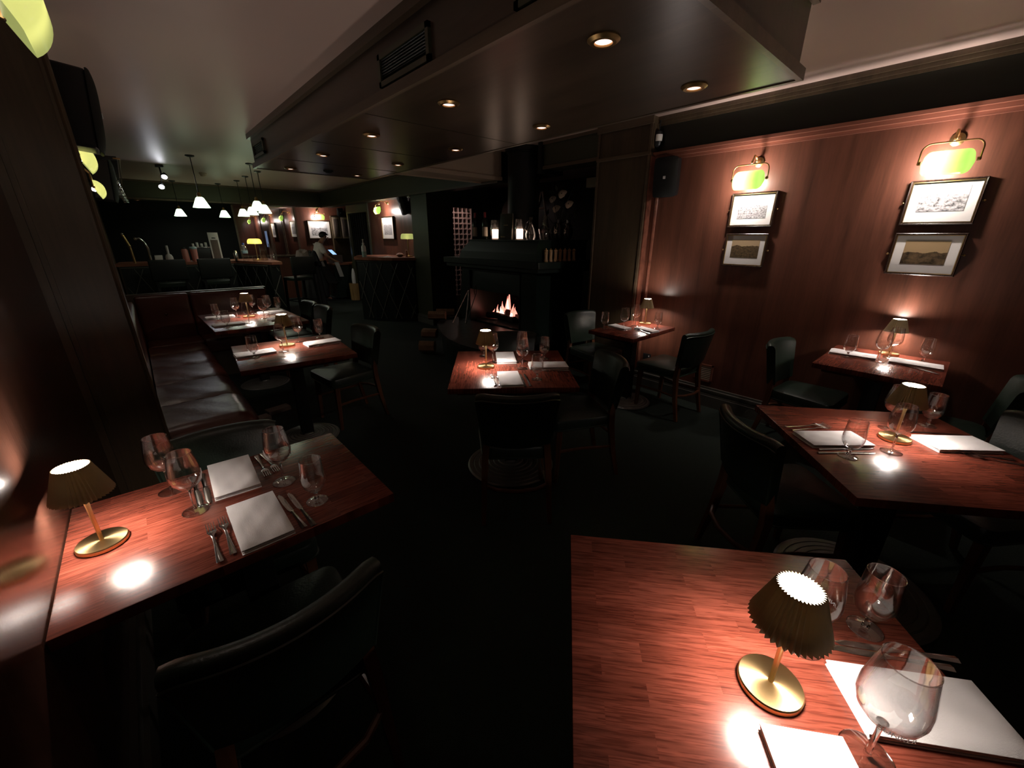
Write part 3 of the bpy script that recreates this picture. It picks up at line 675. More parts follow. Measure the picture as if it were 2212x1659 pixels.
chair(3.50, 2.82, 262, 'green leather chair between the column table and the fireplace')
chair(1.46, 3.56, 186, 'green leather chair at the open end of the nearer banquette table')
chair(1.53, 5.42, 182, 'farther of two green leather chairs at the corner banquette table')
chair(1.55, 4.96, 182, 'nearer of two green leather chairs at the corner banquette table')
chair(3.68, .93, 266, 'green leather chair below the pictures, facing us across the wall table')
chair(3.62, -.40, 92, 'dark chair at the right picture edge beside the wall table')
chair(2.86, -.47, 140, 'dark chair at the right picture edge behind the diagonal table')

# ------------------------------------------------------------------ corner banquette
t = thing('banquette_bench', 'long oxblood leather corner bench along the left wall', 'bench', (0, 0, 0))
b = B(); box(b, -.29, .32, 3.0, 6.1, 0, .30); box(b, .32, 1.18, 5.72, 6.1, 0, .30); obj('plinth', b, 'wood_dark', t, smooth=False)
rnd = random.Random(4)
ys = [2.98, 3.55, 4.1, 4.65, 5.2, 5.62]
for i in range(5):
    b = B(); y0, y1 = ys[i], ys[i+1]-.003
    def top(uu, vv, y0=y0, y1=y1):
        x = -.10 + .49*uu; y = y0 + (y1-y0)*vv
        e = max(0, (uu-.80)/.2); z = .468 - .055*e**2.2 + .008*math.sin(PI*vv) - .010*(2*vv-1)**8
        if y0 < 3: z -= .05*max(0, 1-vv/.14)**2
        z += .0035*math.sin(uu*23+vv*31+i) * math.sin(vv*17+uu*9) 
        return (x, y, z)
    vs = grid(b, top, 17, 17); ex = bmesh.ops.extrude_face_region(b, geom=b.faces[:])
    for q in ex['geom']:
        if isinstance(q, bmesh.types.BMVert): q.co.z = .30
    obj('seat_cushion', b, 'oxblood', t, angle=60)
for x0, x1 in ((.39, .78), (.783, 1.18)):
    b = B(); bbox(b, x0, x1, 5.67, 6.02, .30, .468, .03, seg=3); obj('seat_cushion', b, 'oxblood', t)
b = B(); bbox(b, -.10, .39, 5.622, 6.02, .30, .468, .03, seg=3); obj('seat_cushion', b, 'oxblood', t)
b = B(); bbox(b, -.29, -.11, 2.98, 6.1, .30, .90, .03, seg=3); obj('wall_back', b, 'oxblood', t)
for x0, x1 in ((-.105, .372), (.376, 1.17)):
    b = B(); bbox(b, x0, x1, 6.02, 6.13, .44, .955, .03, seg=3); p_ = obj('back_cushion', b, 'oxblood', t)
b = B(); uvs(b, .014, T(.13, 6.018, .74), 12, 8); obj('button', b, 'oxblood', p_)
b = B(); bbox(b, -.29, 1.19, 6.12, 6.2, 0, .965, .01); obj('back_panel', b, 'wood_dark', t)
for (x, y, lb) in ((.50, 3.98, 'pale flat box on the floor under the nearer banquette table'), (.70, 4.12, 'dark boxed tablet with pale edge under the nearer banquette table')):
    b = B(); bbox(b, -.10, .10, -.05, .05, 0, .04, .004); tag(obj('storage_box', b, 'coat_pale', loc=(x, y, 0), rz=.2), lb, 'box')

# ------------------------------------------------------------------ tableware
def mk_lamp(label, group):
    t = thing('table_lamp', label, 'table lamp')
    b = B(); lathe(b, [(.055, 0), (.057, .002), (.057, .011), (.055, .0135), (.006, .0142), (.0001, .0142)], 48); obj('base', b, M['brass_base'], t)
    b = B(); lathe(b, [(.0048, .013), (.0054, .12), (.0082, .185), (.0085, .225)], 14); obj('stem', b, 'brass', t)
    N = 40; seg = N*4; b = B()
    def md(k, i): return (.0042, .0, -.0042, .0)[i % 4]*(1.0 if k < 2 else .7)
    lathe(b, [(.0635, .165), (.0630, .166), (.0352, .2535), (.0342, .2535), (.0620, .165)], seg, cap=False, mod=md); sh = obj('lamp_shade', b, 'shade', t, angle=20)
    b = B(); lathe(b, [(.0001, .2485), (.0325, .2485)], 32, cap=False); obj('diffuser', b, 'disc', t)
    b = B(); lathe(b, [(.009, .182), (.033, .182), (.034, .179), (.009, .176)], 32, cap=False); obj('led_ring', b, 'led', t)
    return t
m_, n_, l_, p_ = nt('brushed brass base'); p_.inputs['Base Color'].default_value = (.80, .58, .28, 1); p_.inputs['Metallic'].default_value = 1; p_.inputs['Roughness'].default_value = .3
p_.inputs['Anisotropic'].default_value = .75; tn_ = n_.new('ShaderNodeTangent'); tn_.direction_type = 'RADIAL'; tn_.axis = 'Z'; l_.new(tn_.outputs[0], p_.inputs['Tangent']); M['brass_base'] = m_
lp = Proto(mk_lamp)
LG = 'pleated cordless table lamps'
for (x, y, z, lb) in ((-.25, 1.47, .75, 'brass table lamp with pleated shade against the glossy left wall'),
    (.742, .062, .75, 'largest brass table lamp with pleated shade, on the big staved table'),
    (2.31, .05, .75, 'brass table lamp with pleated shade on the diagonal table'),
    (3.865, .265, .80, 'brass table lamp below the lake picture on the wall table'),
    (3.735, 2.12, .75, 'brass table lamp at the column on the small wall table'),
    (1.61, 2.05, .75, 'brass table lamp on the square fireplace table'),
    (.76, 3.55, .75, 'brass table lamp on the nearer banquette table'),
    (.79, 5.16, .75, 'brass table lamp on the corner banquette table')):
    lp.put((x, y, z), 0, lb, LG)

def glass_shape(prof_out, th):
    """outer profile up, thin wall, inner profile down"""
    return prof_out
def mk_wine(label, group, text=False):
    t = thing('wine_glass', label, 'wine glass')
    b = B(); lathe(b, [(.0355, .0005), (.0365, .0012), (.034, .003), (.012, .0055), (.0001, .0085)], 32); lathe(b, [(.0001, .0005), (.0355, .0005)], 32, cap=False); obj('foot', b, 'glass', t)
    b = B(); tube(b, [(.0355*math.cos(2*PI*k/40), .0355*math.sin(2*PI*k/40), .0016) for k in range(40)], .0011, 6, closed=True); obj('foot_edge', b, 'glass_rim', t)
    b = B(); lathe(b, [(.0055, .009), (.0040, .02), (.0036, .06), (.0042, .078), (.0078, .0835), (.0001, .0842)], 16, cap=False); obj('stem', b, 'glass_solid', t)
    b = B(); out = [(.0001, .084), (.0085, .086), (.026, .094), (.038, .110), (.0425, .128), (.042, .148), (.0385, .172), (.034, .198), (.0322, .208)]
    inn = [(.0312, .2085), (.0328, .198), (.0372, .172), (.0408, .148), (.0413, .128), (.0368, .111), (.025, .0965), (.0001, .089)]
    lathe(b, out + inn, 40, cap=False); bw = obj('bowl', b, 'glass', t)
    b = B(); tube(b, [(.0317*math.cos(2*PI*k/40), .0317*math.sin(2*PI*k/40), .2085) for k in range(40)], .0010, 6, closed=True); obj('rim', b, 'glass_rim', bw)
    if text:
        tb = text_mesh('BUNKER', .0125, .0001); bmesh.ops.subdivide_edges(tb, edges=tb.edges[:], cuts=1)
        for vtx in tb.verts:
            a = vtx.co.x/.043; z = .112 + vtx.co.y; rr = .0435 if z > .118 else .0415
            vtx.co = Vector((rr*math.sin(a), -rr*math.cos(a), z))
        obj('lettering', tb, 'etch', bw)
    return t
def mk_water(label, group):
    t = thing('water_glass', label, 'water glass')
    b = B(); lathe(b, [(.0325, .0005), (.0335, .0012), (.031, .003), (.012, .0055), (.0001, .006)], 28); lathe(b, [(.0001, .0005), (.0325, .0005)], 28, cap=False); obj('foot', b, 'glass', t)
    b = B(); tube(b, [(.0325*math.cos(2*PI*k/40), .0325*math.sin(2*PI*k/40), .0016) for k in range(40)], .0011, 6, closed=True); obj('foot_edge', b, 'glass_rim', t)
    b = B(); lathe(b, [(.0001, .0062), (.0085, .0095), (.0058, .022), (.0062, .032), (.0085, .0365), (.0001, .037)], 16, cap=False); obj('stem', b, 'glass_solid', t)
    b = B(); out = [(.0001, .0375), (.010, .040), (.0235, .048), (.0335, .062), (.0375, .080), (.0370, .100), (.0345, .130), (.0325, .158)]
    inn = [(.0315, .1585), (.0335, .130), (.036, .100), (.0363, .080), (.0322, .064), (.022, .052), (.0001, .046)]
    lathe(b, out + inn, 36, cap=False); bw = obj('bowl', b, 'glass', t)
    b = B(); tube(b, [(.0320*math.cos(2*PI*k/40), .0320*math.sin(2*PI*k/40), .1585) for k in range(40)], .0010, 6, closed=True); obj('rim', b, 'glass_rim', bw); return t
wg, wt, ag = Proto(mk_wine), Proto(lambda l, g: mk_wine(l, g, True)), Proto(mk_water)
def wine(x, y, z, lb, txt=None, s=1.): 
    o = (wt if txt is not None else wg).put((x, y, z), txt or 0., lb, 'stemmed wine glasses'); o.scale = (s, s, s)
def water(x, y, z, lb): ag.put((x, y, z), 0, lb, 'short stemmed water glasses')

def mk_napkin(label, group, w=.135, l=.26):
    rr = random.Random(3); b = B()
    for k, (z0, z1, ins) in enumerate(((0, .0055, .0), (.0057, .0110, .0015), (.0112, .0175, .0005))):
        def top(uu, vv, z1=z1, ins=ins, k=k):
            x = (uu-.5)*(w-2*ins); y = (vv-.5)*(l-2*ins) + k*.0012
            e = min(uu*w, (1-uu)*w, vv*l, (1-vv)*l); r_ = max(0, 1-e/.011)
            wr = (.0016*math.sin(7*uu+5*vv) + .0010*math.sin(14*vv-9*uu+1) + .0005*math.sin(23*uu+4*vv))*(k == 2)
            return (x, y, z1 - .0030*r_*r_ + wr*(1-r_))
        lev = grid(b, top, 15, 21); low = [[b.verts.new((q.co.x*.995, q.co.y*.998, z0)) for q in row] for row in (lev[0], lev[-1])]
        # side skirts
        ring = [lev[i][0] for i in range(15)] + [lev[14][j] for j in range(1, 21)] + [lev[i][20] for i in range(13, -1, -1)] + [lev[0][j] for j in range(19, 0, -1)]
        bt = [b.verts.new((q.co.x, q.co.y, z0)) for q in ring]; m = len(ring)
        for i in range(m): b.faces.new((ring[i], ring[(i+1) % m], bt[(i+1) % m], bt[i]))
        for row in low:
            for q in row: b.verts.remove(q)
    o = obj('napkin', b, 'linen', smooth=True, angle=50); return tag(o, label, 'napkin')
nk = Proto(mk_napkin)
def napkin(x, y, z, deg, lb, s=(1, 1, 1)):
    """deg: heading of the long side"""
    o = nk.put((x, y, z), D(deg-90), lb, 'folded white linen napkins'); o.scale = s
def mk_fork(label, group):
    b = B(); L = .2
    def zc(t): return .0035 + .006*math.exp(-((t-.72)/.12)**2) - .0 + .010*max(0, (t-.93)/.07)*.6 + .0015*math.exp(-(t/.15)**2)
    def hw(t):
        if t < .5: return .0095*(1-.62*min(1, t/.46)**.8) if t > .02 else .0075
        if t < .66: return .0036
        return .0036 + .0088*min(1, (t-.66)/.09)**.8
    st = [i/28*.78 for i in range(29)]
    def ribbon(st, wfun, xo=0, th=.0011):
        rows = []
        for t in st:
            w, z, y = wfun(t), zc(t), (t-.5)*L
            rows.append([b.verts.new((xo+dx*w, y, z + dz)) for dx, dz in ((-1, 0), (-.6, th), (.6, th), (1, 0), (.6, -th*.6), (-.6, -th*.6))])
        for r1, r2 in zip(rows, rows[1:]):
            for k in range(6): b.faces.new((r1[k], r1[(k+1) % 6], r2[(k+1) % 6], r2[k]))
        b.faces.new(rows[0]); b.faces.new(rows[-1][::-1])
    ribbon(st, hw)
    for k in range(4): ribbon([.775+i*.225/8 for i in range(9)], lambda t: .0019*(1-.45*(t-.775)/.225), (k-1.5)*.0066)
    return tag(obj('fork', b, 'steel'), label, 'fork')
def mk_knife(label, group):
    b = B(); L = .232; rows = []
    for i in range(33):
        t = i/32; y = (t-.5)*L
        if t < .45: a, c, th = -.0045-.004*(1-t/.45)**1.5, .0045+.004*(1-t/.45)**1.5, .0030
        elif t < .50: a, c, th = -.0045, .0045, .0026
        else:
            q = (t-.5)/.5; a = -.0055-.004*math.sin(PI*min(1, q*1.02))**.5*(1-q*.5); c = .007*(1-max(0, (q-.75)/.25)**2); th = .0011*(1-.5*q)
            if i == 32: a, c = 0, .001
        z = .0034
        rows.append([b.verts.new(p) for p in ((a, y, z), ((a+c)/2, y, z+th), (c, y, z), ((a+c)/2, y, z-th))])
    for r1, r2 in zip(rows, rows[1:]):
        for k in range(4): b.faces.new((r1[k], r1[(k+1) % 4], r2[(k+1) % 4], r2[k]))
    b.faces.new(rows[0]); b.faces.new(rows[-1][::-1])
    return tag(obj('knife', b, 'steel'), label, 'knife')
fk, kn = Proto(mk_fork), Proto(mk_knife)
def fork(x, y, z, deg, lb): fk.put((x, y, z), D(deg-90), lb, 'steel forks')
def knife(x, y, z, deg, lb): kn.put((x, y, z), D(deg-90), lb, 'steel knives')
Z = .75
# left wall table
wine(-.035, 1.475, Z, 'lettered wine glass beside the lamp on the left wall table', D(42))
wine(-.085, 1.66, Z, 'wine glass partly behind the lettered one on the left wall table')
wine(.22, 1.465, Z, 'lettered wine glass standing beyond the napkins on the left wall table', D(30))
water(.272, 1.27, Z, 'short water glass at the open end of the left wall table')
napkin(.105, 1.277, Z, 90, 'folded white napkin close to the front edge of the left wall table')
napkin(.09, 1.615, Z, 88, 'folded white napkin by the far chair of the left wall table')
fork(-.012, 1.257, Z, 90, 'fork nearest the lamp on the left wall table'); fork(.02, 1.268, Z, 90, 'fork touching the front napkin of the left wall table')
knife(.192, 1.27, Z, 94, 'knife touching the front napkin of the left wall table'); knife(.218, 1.262, Z, 93, 'knife next to the water glass on the left wall table')
fork(.185, 1.63, Z, -90, 'fork touching the back napkin of the left wall table'); fork(.213, 1.64, Z, -86, 'outer fork behind the lettered wine glass, left wall table')
knife(-.022, 1.60, Z, -90, 'outer knife behind the wine glasses of the left wall table'); knife(.003, 1.60, Z, -91, 'knife touching the back napkin of the left wall table')
# big staved table
wine(.737, -.088, Z, 'huge wine glass at the bottom right, in front of the napkin', D(-70), 1.08)
wine(.89, .043, Z, 'lettered wine glass behind the largest lamp', D(62))
water(1.04, -.04, Z, 'water glass right of the largest lamp')
napkin(.905, -.145, Z, 129, 'big white napkin behind the huge wine glass'); napkin(.585, -.085, Z, 39, 'white napkin cut by the bottom picture edge')
knife(.99, -.085, Z, 126, 'knife along the big napkin edge on the staved table'); knife(1.02, -.093, Z, 128, 'outer knife by the water glass on the staved table')
fork(.84, -.24, Z, 133, 'fork touching the big napkin at the bottom right corner'); fork(.815, -.262, Z, 133, 'outer fork at the bottom right corner')
# diagonal table
wine(2.15, .042, Z, 'wine glass in front of the lamp on the diagonal table'); wine(2.425, .085, Z, 'wine glass hidden behind the lamp on the diagonal table')
water(2.605, -.035, Z, 'dark looking water glass right of the lamp on the diagonal table'); water(1.968, .153, Z, 'water glass over the left napkin on the diagonal table')
napkin(2.085, .23, Z, -42, 'white napkin at the left side of the diagonal table'); napkin(2.43, -.132, Z, -44, 'white napkin right of the lamp on the diagonal table')
fork(2.165, .348, Z, -36, 'outer fork above the left napkin of the diagonal table'); fork(2.15, .322, Z, -34, 'fork touching the left napkin of the diagonal table')
knife(2.035, .172, Z, -40, 'knife touching the left napkin of the diagonal table'); knife(1.995, .163, Z, -43, 'outer knife under the water glass of the diagonal table')
fork(2.385, -.205, Z, 115, 'fork touching the right napkin of the diagonal table'); fork(2.37, -.25, Z, 112, 'outer fork in front of the right napkin of the diagonal table')
knife(2.515, -.06, Z, -49, 'knife behind the right napkin of the diagonal table')
# wall table below the pictures
Y = .80
water(3.535, .445, Y, 'water glass by the left napkin of the wall table'); wine(3.575, .285, Y, 'wine glass left of the lamp on the wall table')
wine(3.755, .247, Y, 'wine glass overlapping the lamp on the wall table'); water(3.80, .083, Y, 'water glass right of the lamp on the wall table')
napkin(3.64, .435, Y, -85, 'white napkin on the left half of the wall table'); napkin(3.655, .11, Y, -87, 'white napkin on the right half of the wall table')
fork(3.585, .09, Y, 60, 'fork lying by the right napkin of the wall table'); fork(3.77, .415, Y, 40, 'fork behind the left napkin of the wall table'); knife(3.55, .09, Y, 62, 'knife lying by the right napkin of the wall table')
# small column table
water(3.24, 2.265, Z, 'water glass by the far chair of the column table'); wine(3.315, 2.10, Z, 'wine glass in the middle of the column table')
wine(3.575, 2.135, Z, 'wine glass beside the lamp on the column table'); water(3.63, 1.925, Z, 'water glass nearest the picture wall on the column table')
napkin(3.375, 2.185, Z, -100, 'white napkin in the back half of the column table', (.75, .85, 1)); napkin(3.465, 1.945, Z, -100, 'white napkin in the front half of the column table', (.75, .85, 1))
fork(3.39, 1.93, Z, 72, 'fork beside the front napkin of the column table'); knife(3.365, 1.94, Z, 72, 'knife beside the front napkin of the column table')
# square fireplace table
water(1.76, 2.27, Z, 'water glass behind the lamp on the square table'); wine(1.71, 2.10, Z, 'wine glass touching the lamp outline on the square table')
wine(1.77, 1.862, Z, 'front of two overlapping wine glasses on the square table'); wine(1.885, 1.99, Z, 'rear of two overlapping wine glasses on the square table')
water(2.05, 1.93, Z, 'water glass at the back right of the square table'); water(1.69, 1.645, Z, 'water glass at the front right of the square table')
napkin(1.842, 2.115, Z, 53, 'white napkin on the fire side of the square table'); napkin(1.557, 1.75, Z, 55, 'brightly lit white napkin at the front of the square table'); napkin(1.935, 1.785, Z, -38, 'white napkin at the right side of the square table')
fork(1.478, 1.81, Z, 56, 'outer fork in the bright spot of the square table'); fork(1.503, 1.79, Z, 55, 'fork touching the front napkin of the square table')
knife(1.61, 1.69, Z, 55, 'knife touching the front napkin of the square table'); knife(1.636, 1.675, Z, 56, 'outer knife by the front water glass of the square table')
fork(1.895, 1.69, Z, 140, 'fork in front of the right napkin of the square table'); knife(1.77, 2.17, Z, 233, 'knife beside the fire side napkin of the square table')
# nearer banquette table
wine(.69, 3.38, Z, 'wine glass in front of the lamp, nearer banquette table'); wine(.872, 3.61, Z, 'wine glass right of the lamp, nearer banquette table')
water(1.05, 3.665, Z, 'water glass at the chair end, nearer banquette table'); water(.49, 3.33, Z, 'water glass at the bench end, nearer banquette table')
napkin(.512, 3.43, Z, 1, 'white napkin at the bench end, nearer banquette table'); napkin(1.0, 3.455, Z, 2, 'white napkin at the chair end, nearer banquette table')
fork(1.0, 3.36, Z, 176, 'fork at the chair end, nearer banquette table'); knife(.55, 3.52, Z, 5, 'knife at the bench end, nearer banquette table')
# corner banquette table
wine(.69, 5.205, Z, 'wine glass left of the lamp, corner banquette table'); wine(.72, 4.77, Z, 'wine glass in front of the lamp, corner banquette table'); wine(.90, 4.97, Z, 'wine glass right of the lamp, corner banquette table')
wine(.99, 5.18, Z, 'rear wine glass at the chair side, corner banquette table'); wine(.87, 5.35, Z, 'wine glass behind the lamp, corner banquette table')
water(1.13, 5.36, Z, 'water glass at the chair side, corner banquette table'); water(.51, 5.22, Z, 'rear water glass at the bench side, corner banquette table'); water(.52, 4.67, Z, 'front water glass at the bench side, corner banquette table')
napkin(.545, 5.3, Z, 0, 'rear napkin at the bench side, corner banquette table'); napkin(.545, 4.79, Z, 4, 'front napkin at the bench side, corner banquette table')
napkin(1.03, 5.29, Z, 1, 'rear napkin at the chair side, corner banquette table'); napkin(1.03, 4.81, Z, 8, 'front napkin at the chair side, corner banquette table')

# ------------------------------------------------------------------ fireplace
t = thing('fireplace', 'dark green enamelled fireplace with mantel, canopy, round flue and low slate hearth', 'fireplace', (3.6, 4.3, 0))
def L3(x, y): return (x-3.6, y-4.3)
b = B()
def wbox(bm, x0, x1, y0, y1, z0, z1): box(bm, x0-3.6, x1-3.6, y0-4.3, y1-4.3, z0, z1)
wbox(b, 3.6, 4.5, 3.56, 3.86, 0, 1.22); 
vs = [b.verts.new((x-3.6, y-4.3, z)) for x, y, z in ((3.6, 4.93, 0), (4.5, 4.93, 0), (4.5, 5.32, 0), (3.6, 5.32, 0), (3.6, 4.93, 1.22), (4.5, 4.93, 1.22), (4.5, 5.1, 1.22), (3.6, 5.1, 1.22))]
faces(b, vs, ((3, 2, 1, 0), (4, 5, 6, 7), (0, 1, 5, 4), (1, 2, 6, 5), (2, 3, 7, 6), (3, 0, 4, 7)))
wbox(b, 3.6, 4.5, 3.86, 4.93, 1.14, 1.22); wbox(b, 4.4, 4.5, 3.86, 4.93, 0, 1.14); wbox(b, 3.66, 4.4, 3.86, 4.93, 0, .40)
obj('body', b, 'stove', t, smooth=False)
b = B()
for a in ((3.592, 3.602, 3.845, 3.862, .40, 1.14), (3.592, 3.602, 4.928, 4.945, .40, 1.14), (3.592, 3.602, 3.845, 4.945, 1.13, 1.145)): wbox(b, *a)
obj('opening_trim', b, 'iron', t, smooth=False)
b = B(); vs = [b.verts.new((x-3.6, y-4.3, z)) for x, y, z in ((3.605, 3.865, .86), (3.612, 4.925, .86), (3.625, 4.925, 1.14), (3.625, 3.865, 1.14), (3.64, 3.865, .86), (3.64, 4.925, .86), (3.66, 4.925, 1.14), (3.66, 3.865, 1.14))]
faces(b, vs, ((0, 1, 2, 3), (7, 6, 5, 4), (0, 4, 5, 1), (2, 6, 7, 3), (0, 3, 7, 4), (1, 5, 6, 2))); obj('smoke_hood', b, 'stove', t, smooth=False)
b = B(); wbox(b, 4.36, 4.40, 4.36, 4.9, .40, .88); tube(b, [(4.355-3.6, y-4.3, z) for y, z in ((4.38, .44), (4.88, .44), (4.88, .86), (4.38, .86))], .012, 6, closed=True)
for k in range(7): uvs(b, .03, T(.755, 4.45+.06*k-4.3, .55+.09*math.sin(k*1.7)+.05), 8, 6)
obj('fireback', b, 'iron', t)
b = B(); grid(b, lambda u_, v_: (.06+.70*u_, -.43+1.05*v_, .402+.03*math.sin(PI*u_)*math.sin(PI*v_)+.006*math.sin(40*u_+23*v_)), 14, 14); obj('ash_bed', b, 'ash', t)
mp_ = round_poly([(3.5, 3.44), (4.6, 3.30), (4.6, 5.4), (3.5, 5.46)], .02, 3)
b = B(); prism(b, [L3(*p) for p in mp_], 1.22, 1.295)
mp2 = [(3.53, 3.47), (4.6, 3.33), (4.6, 5.36), (3.53, 5.42)]; prism(b, [L3(*p) for p in mp2], 1.17, 1.22); bmesh.ops.recalc_face_normals(b, faces=b.faces); obj('mantel', b, 'stove', t, smooth=False)
b = B()
def frust(z0, p0, z1, p1):
    a = [b.verts.new((*L3(*p), z0)) for p in p0]; c = [b.verts.new((*L3(*p), z1)) for p in p1]
    for i in range(4): b.faces.new((a[i], a[(i+1) % 4], c[(i+1) % 4], c[i]))
    b.faces.new(a[::-1]); b.faces.new(c)
q0 = [(3.6, 3.57), (4.55, 3.57), (4.55, 5.18), (3.6, 5.18)]; q1 = [(3.605, 3.575), (4.55, 3.57), (4.55, 5.13), (3.605, 5.13)]; q2 = [(3.64, 3.58), (4.55, 3.57), (4.55, 4.93), (3.64, 4.95)]; q3 = [(3.62, 3.56), (4.56, 3.56), (4.56, 4.97), (3.62, 4.97)]
frust(1.295, q0, 1.39, q1); frust(1.39, q1, 1.53, q2); frust(1.53, q3, 1.545, q3); obj('canopy', b, 'stove', t, smooth=False)
b = B(); lathe(b, [(.205, 1.545), (.205, 2.56), (.215, 2.56), (.215, 2.58), (.24, 2.58), (.24, 2.63)], 40, T(.37, -.1, 0)); obj('flue_pipe', b, 'iron', t)
b = B(); wbox(b, 3.86, 4.2, 3.78, 3.84, 2.3, 2.63); wbox(b, 3.86, 4.2, 4.56, 4.62, 2.3, 2.63); wbox(b, 4.2, 4.25, 3.78, 4.62, 2.3, 2.63); obj('flue_recess', b, 'iron', t, smooth=False)
hp = [(3.62, 5.42), (3.35, 5.36), (3.10, 5.10), (2.93, 4.77), (2.78, 4.45), (2.68, 4.15), (2.64, 3.85), (2.66, 3.55), (2.76, 3.34), (3.0, 3.24), (3.62, 3.22)]
b = B(); prism(b, [L3(*p) for p in hp], .335, .385); obj('hearth', b, 'slate', t, smooth=False)
hp2 = [(x+.05 if x < 3.5 else x, 4.3+(y-4.3)*.95) for x, y in hp]; b = B(); prism(b, [L3(*p) for p in hp2], 0, .335); obj('hearth_base', b, 'stove', t, smooth=False)
# fire
t = thing('log_fire', 'burning log fire in the fireplace opening', 'fire', (3.95, 4.5, .42))
rnd = random.Random(8)
for k, (x, y, z, a, l_, rr) in enumerate(((.0, -.12, .05, 1.4, .5, .055), (-.08, .0, .05, 1.75, .6, .05), (.05, .05, .12, .9, .42, .045), (-.12, -.16, .05, 1.5, .3, .05))):
    b = B(); tube(b, [(x+math.cos(a)*l_*(s-.5), y+math.sin(a)*l_*(s-.5), z+.008*math.sin(9*s+k)) for s in (0, .25, .5, .75, 1)], [rr, rr*1.05, rr*.97, rr, rr*.9], 10); obj('log', b, 'bark', t)
b = B()
for k in range(16): uvs(b, .022+.012*rnd.random(), T(-.16+.25*rnd.random(), -.25+.5*rnd.random(), .02+.03*rnd.random()), 6, 4)
obj('embers', b, 'ember', t)
def flame(x, y, h, w, lean, m, tw=0., name='flame'):
    b = B(); pts, rd = [], []
    for i in range(11):
        s = i/10; pts.append((x + .03*math.sin(5*s+tw), y + lean*s*h + .10*h*math.sin(5.5*s+tw)*s, .04 + h*s)); rd.append(w*max(.02, (math.sin(PI*min(1, .22+s*.78))**1.2)*(1-.35*s)))
    tube(b, pts, rd, 8, flat=.6); obj(name, b, m, t)
for a in ((-.02, -.02, .40, .040, -.14, 'flame', 0), (-.03, -.015, .28, .028, -.14, 'flame_core', 0), (.02, .03, .30, .026, -.05, 'flame', 2.6), (0, .08, .22, .036, .06, 'flame', 1), (-.03, .085, .15, .024, .06, 'flame_core', 1), (-.02, .16, .16, .032, .2, 'flame', 2), (-.04, .15, .09, .022, .2, 'flame_core', 2),
          (-.05, .23, .09, .026, .3, 'flame', 3), (-.08, -.21, .22, .038, -.1, 'flame', 2.2), (-.10, -.22, .14, .026, -.1, 'flame_core', 2.2), (.02, -.14, .17, .034, -.2, 'flame', .5), (-.05, .04, .12, .03, .3, 'flame_core', 1.5), (-.1, -.28, .17, .024, .2, 'flame', 4), (-.06, -.08, .13, .03, -.1, 'flame', 5)): flame(*a)
# fire wood beside the hearth
def logp(label, x, y, z, hd, l_, rr, seed):
    r_ = random.Random(seed); th = [r_.uniform(.8, 1.1) for _ in range(7)]
    tt = thing('firewood_log', label, 'log', (x, y, z), hd, 'firewood by the hearth')
    b = B(); poly = [(rr*th[i]*math.cos(2*PI*i/7), rr*th[i]*math.sin(2*PI*i/7)) for i in range(7)]; prism(b, poly, -l_/2, l_/2, T(0, 0, 0, 0, PI/2)); obj('bark', b, 'log', tt, smooth=False)
logp('split log standing lowest, outside the hearth edge', 2.86, 5.00, .09, .75, .22, .085, 1)
logp('round log leaning against the hearth edge', 2.98, 5.12, .25, .65, .22, .07, 2)
logp('pale split log on top of the hearth corner pile', 3.22, 5.27, .46, .8, .26, .075, 3)
logp('darker log behind the pale one at the fireplace side', 3.45, 5.40, .46, .9, .28, .07, 4)
t = thing('fire_tongs', 'steel fire tongs leaning open against the fireplace side', 'fire tongs', (3.42, 4.93, .385))
b = B(); tube(b, [(-.13, .03, 0), (.05, .03, .28), (.15, .0, .46)], .008, 6); tube(b, [(.0, -.10, 0), (.10, -.04, .28), (.15, 0, .46)], .008, 6); obj('arms', b, 'steel', t)
b = B(); uvs(b, .014, T(.15, 0, .46), 8, 6); obj('hinge', b, 'iron', t)
t = thing('fire_poker', 'black fire poker with a loop handle beside the tongs', 'fire poker', (3.40, 4.72, .385))
b = B(); tube(b, [(0, .06, 0), (.15, .02, .40)], .006, 6); obj('shaft', b, 'iron', t)
b = B(); tube(b, [(.15+.02*math.cos(a*PI/6), .02, .47+.07*math.sin(a*PI/6)) for a in range(12)], .005, 6, closed=True); obj('handle', b, 'iron', t)

# things on the canopy shelf
ST = 1.546
def mk_bot(label, group, lab=True):
    tt = thing('wine_bottle', label, 'bottle'); b = B(); lathe(b, [(.034, 0), (.0375, .006), (.0375, .19), (.033, .215), (.018, .235), (.0145, .25), (.0145, .30)], 22); obj('body', b, 'bottle', tt)
    b = B(); lathe(b, [(.0155, .245), (.0152, .30), (.0145, .306), (.0001, .306)], 16, cap=False); obj('foil', b, 'foil', tt)
    b = B(); grid(b, lambda u_, v_: (.0381*math.cos(D(100+u_*170)), .0381*math.sin(D(100+u_*170)), .035+.105*v_), 17, 2); obj('label', b, 'label', tt); return tt
bt = Proto(mk_bot)
o = bt.put((3.70, 4.90, ST), 0, 'taller red topped wine bottle at the left end of the fireplace shelf', 'bottles on the fireplace shelf'); o.scale = (1.1, 1.1, 1.14)
bt.put((3.71, 4.69, ST), .3, 'shorter red topped wine bottle beside the first lantern on the fireplace shelf', 'bottles on the fireplace shelf')
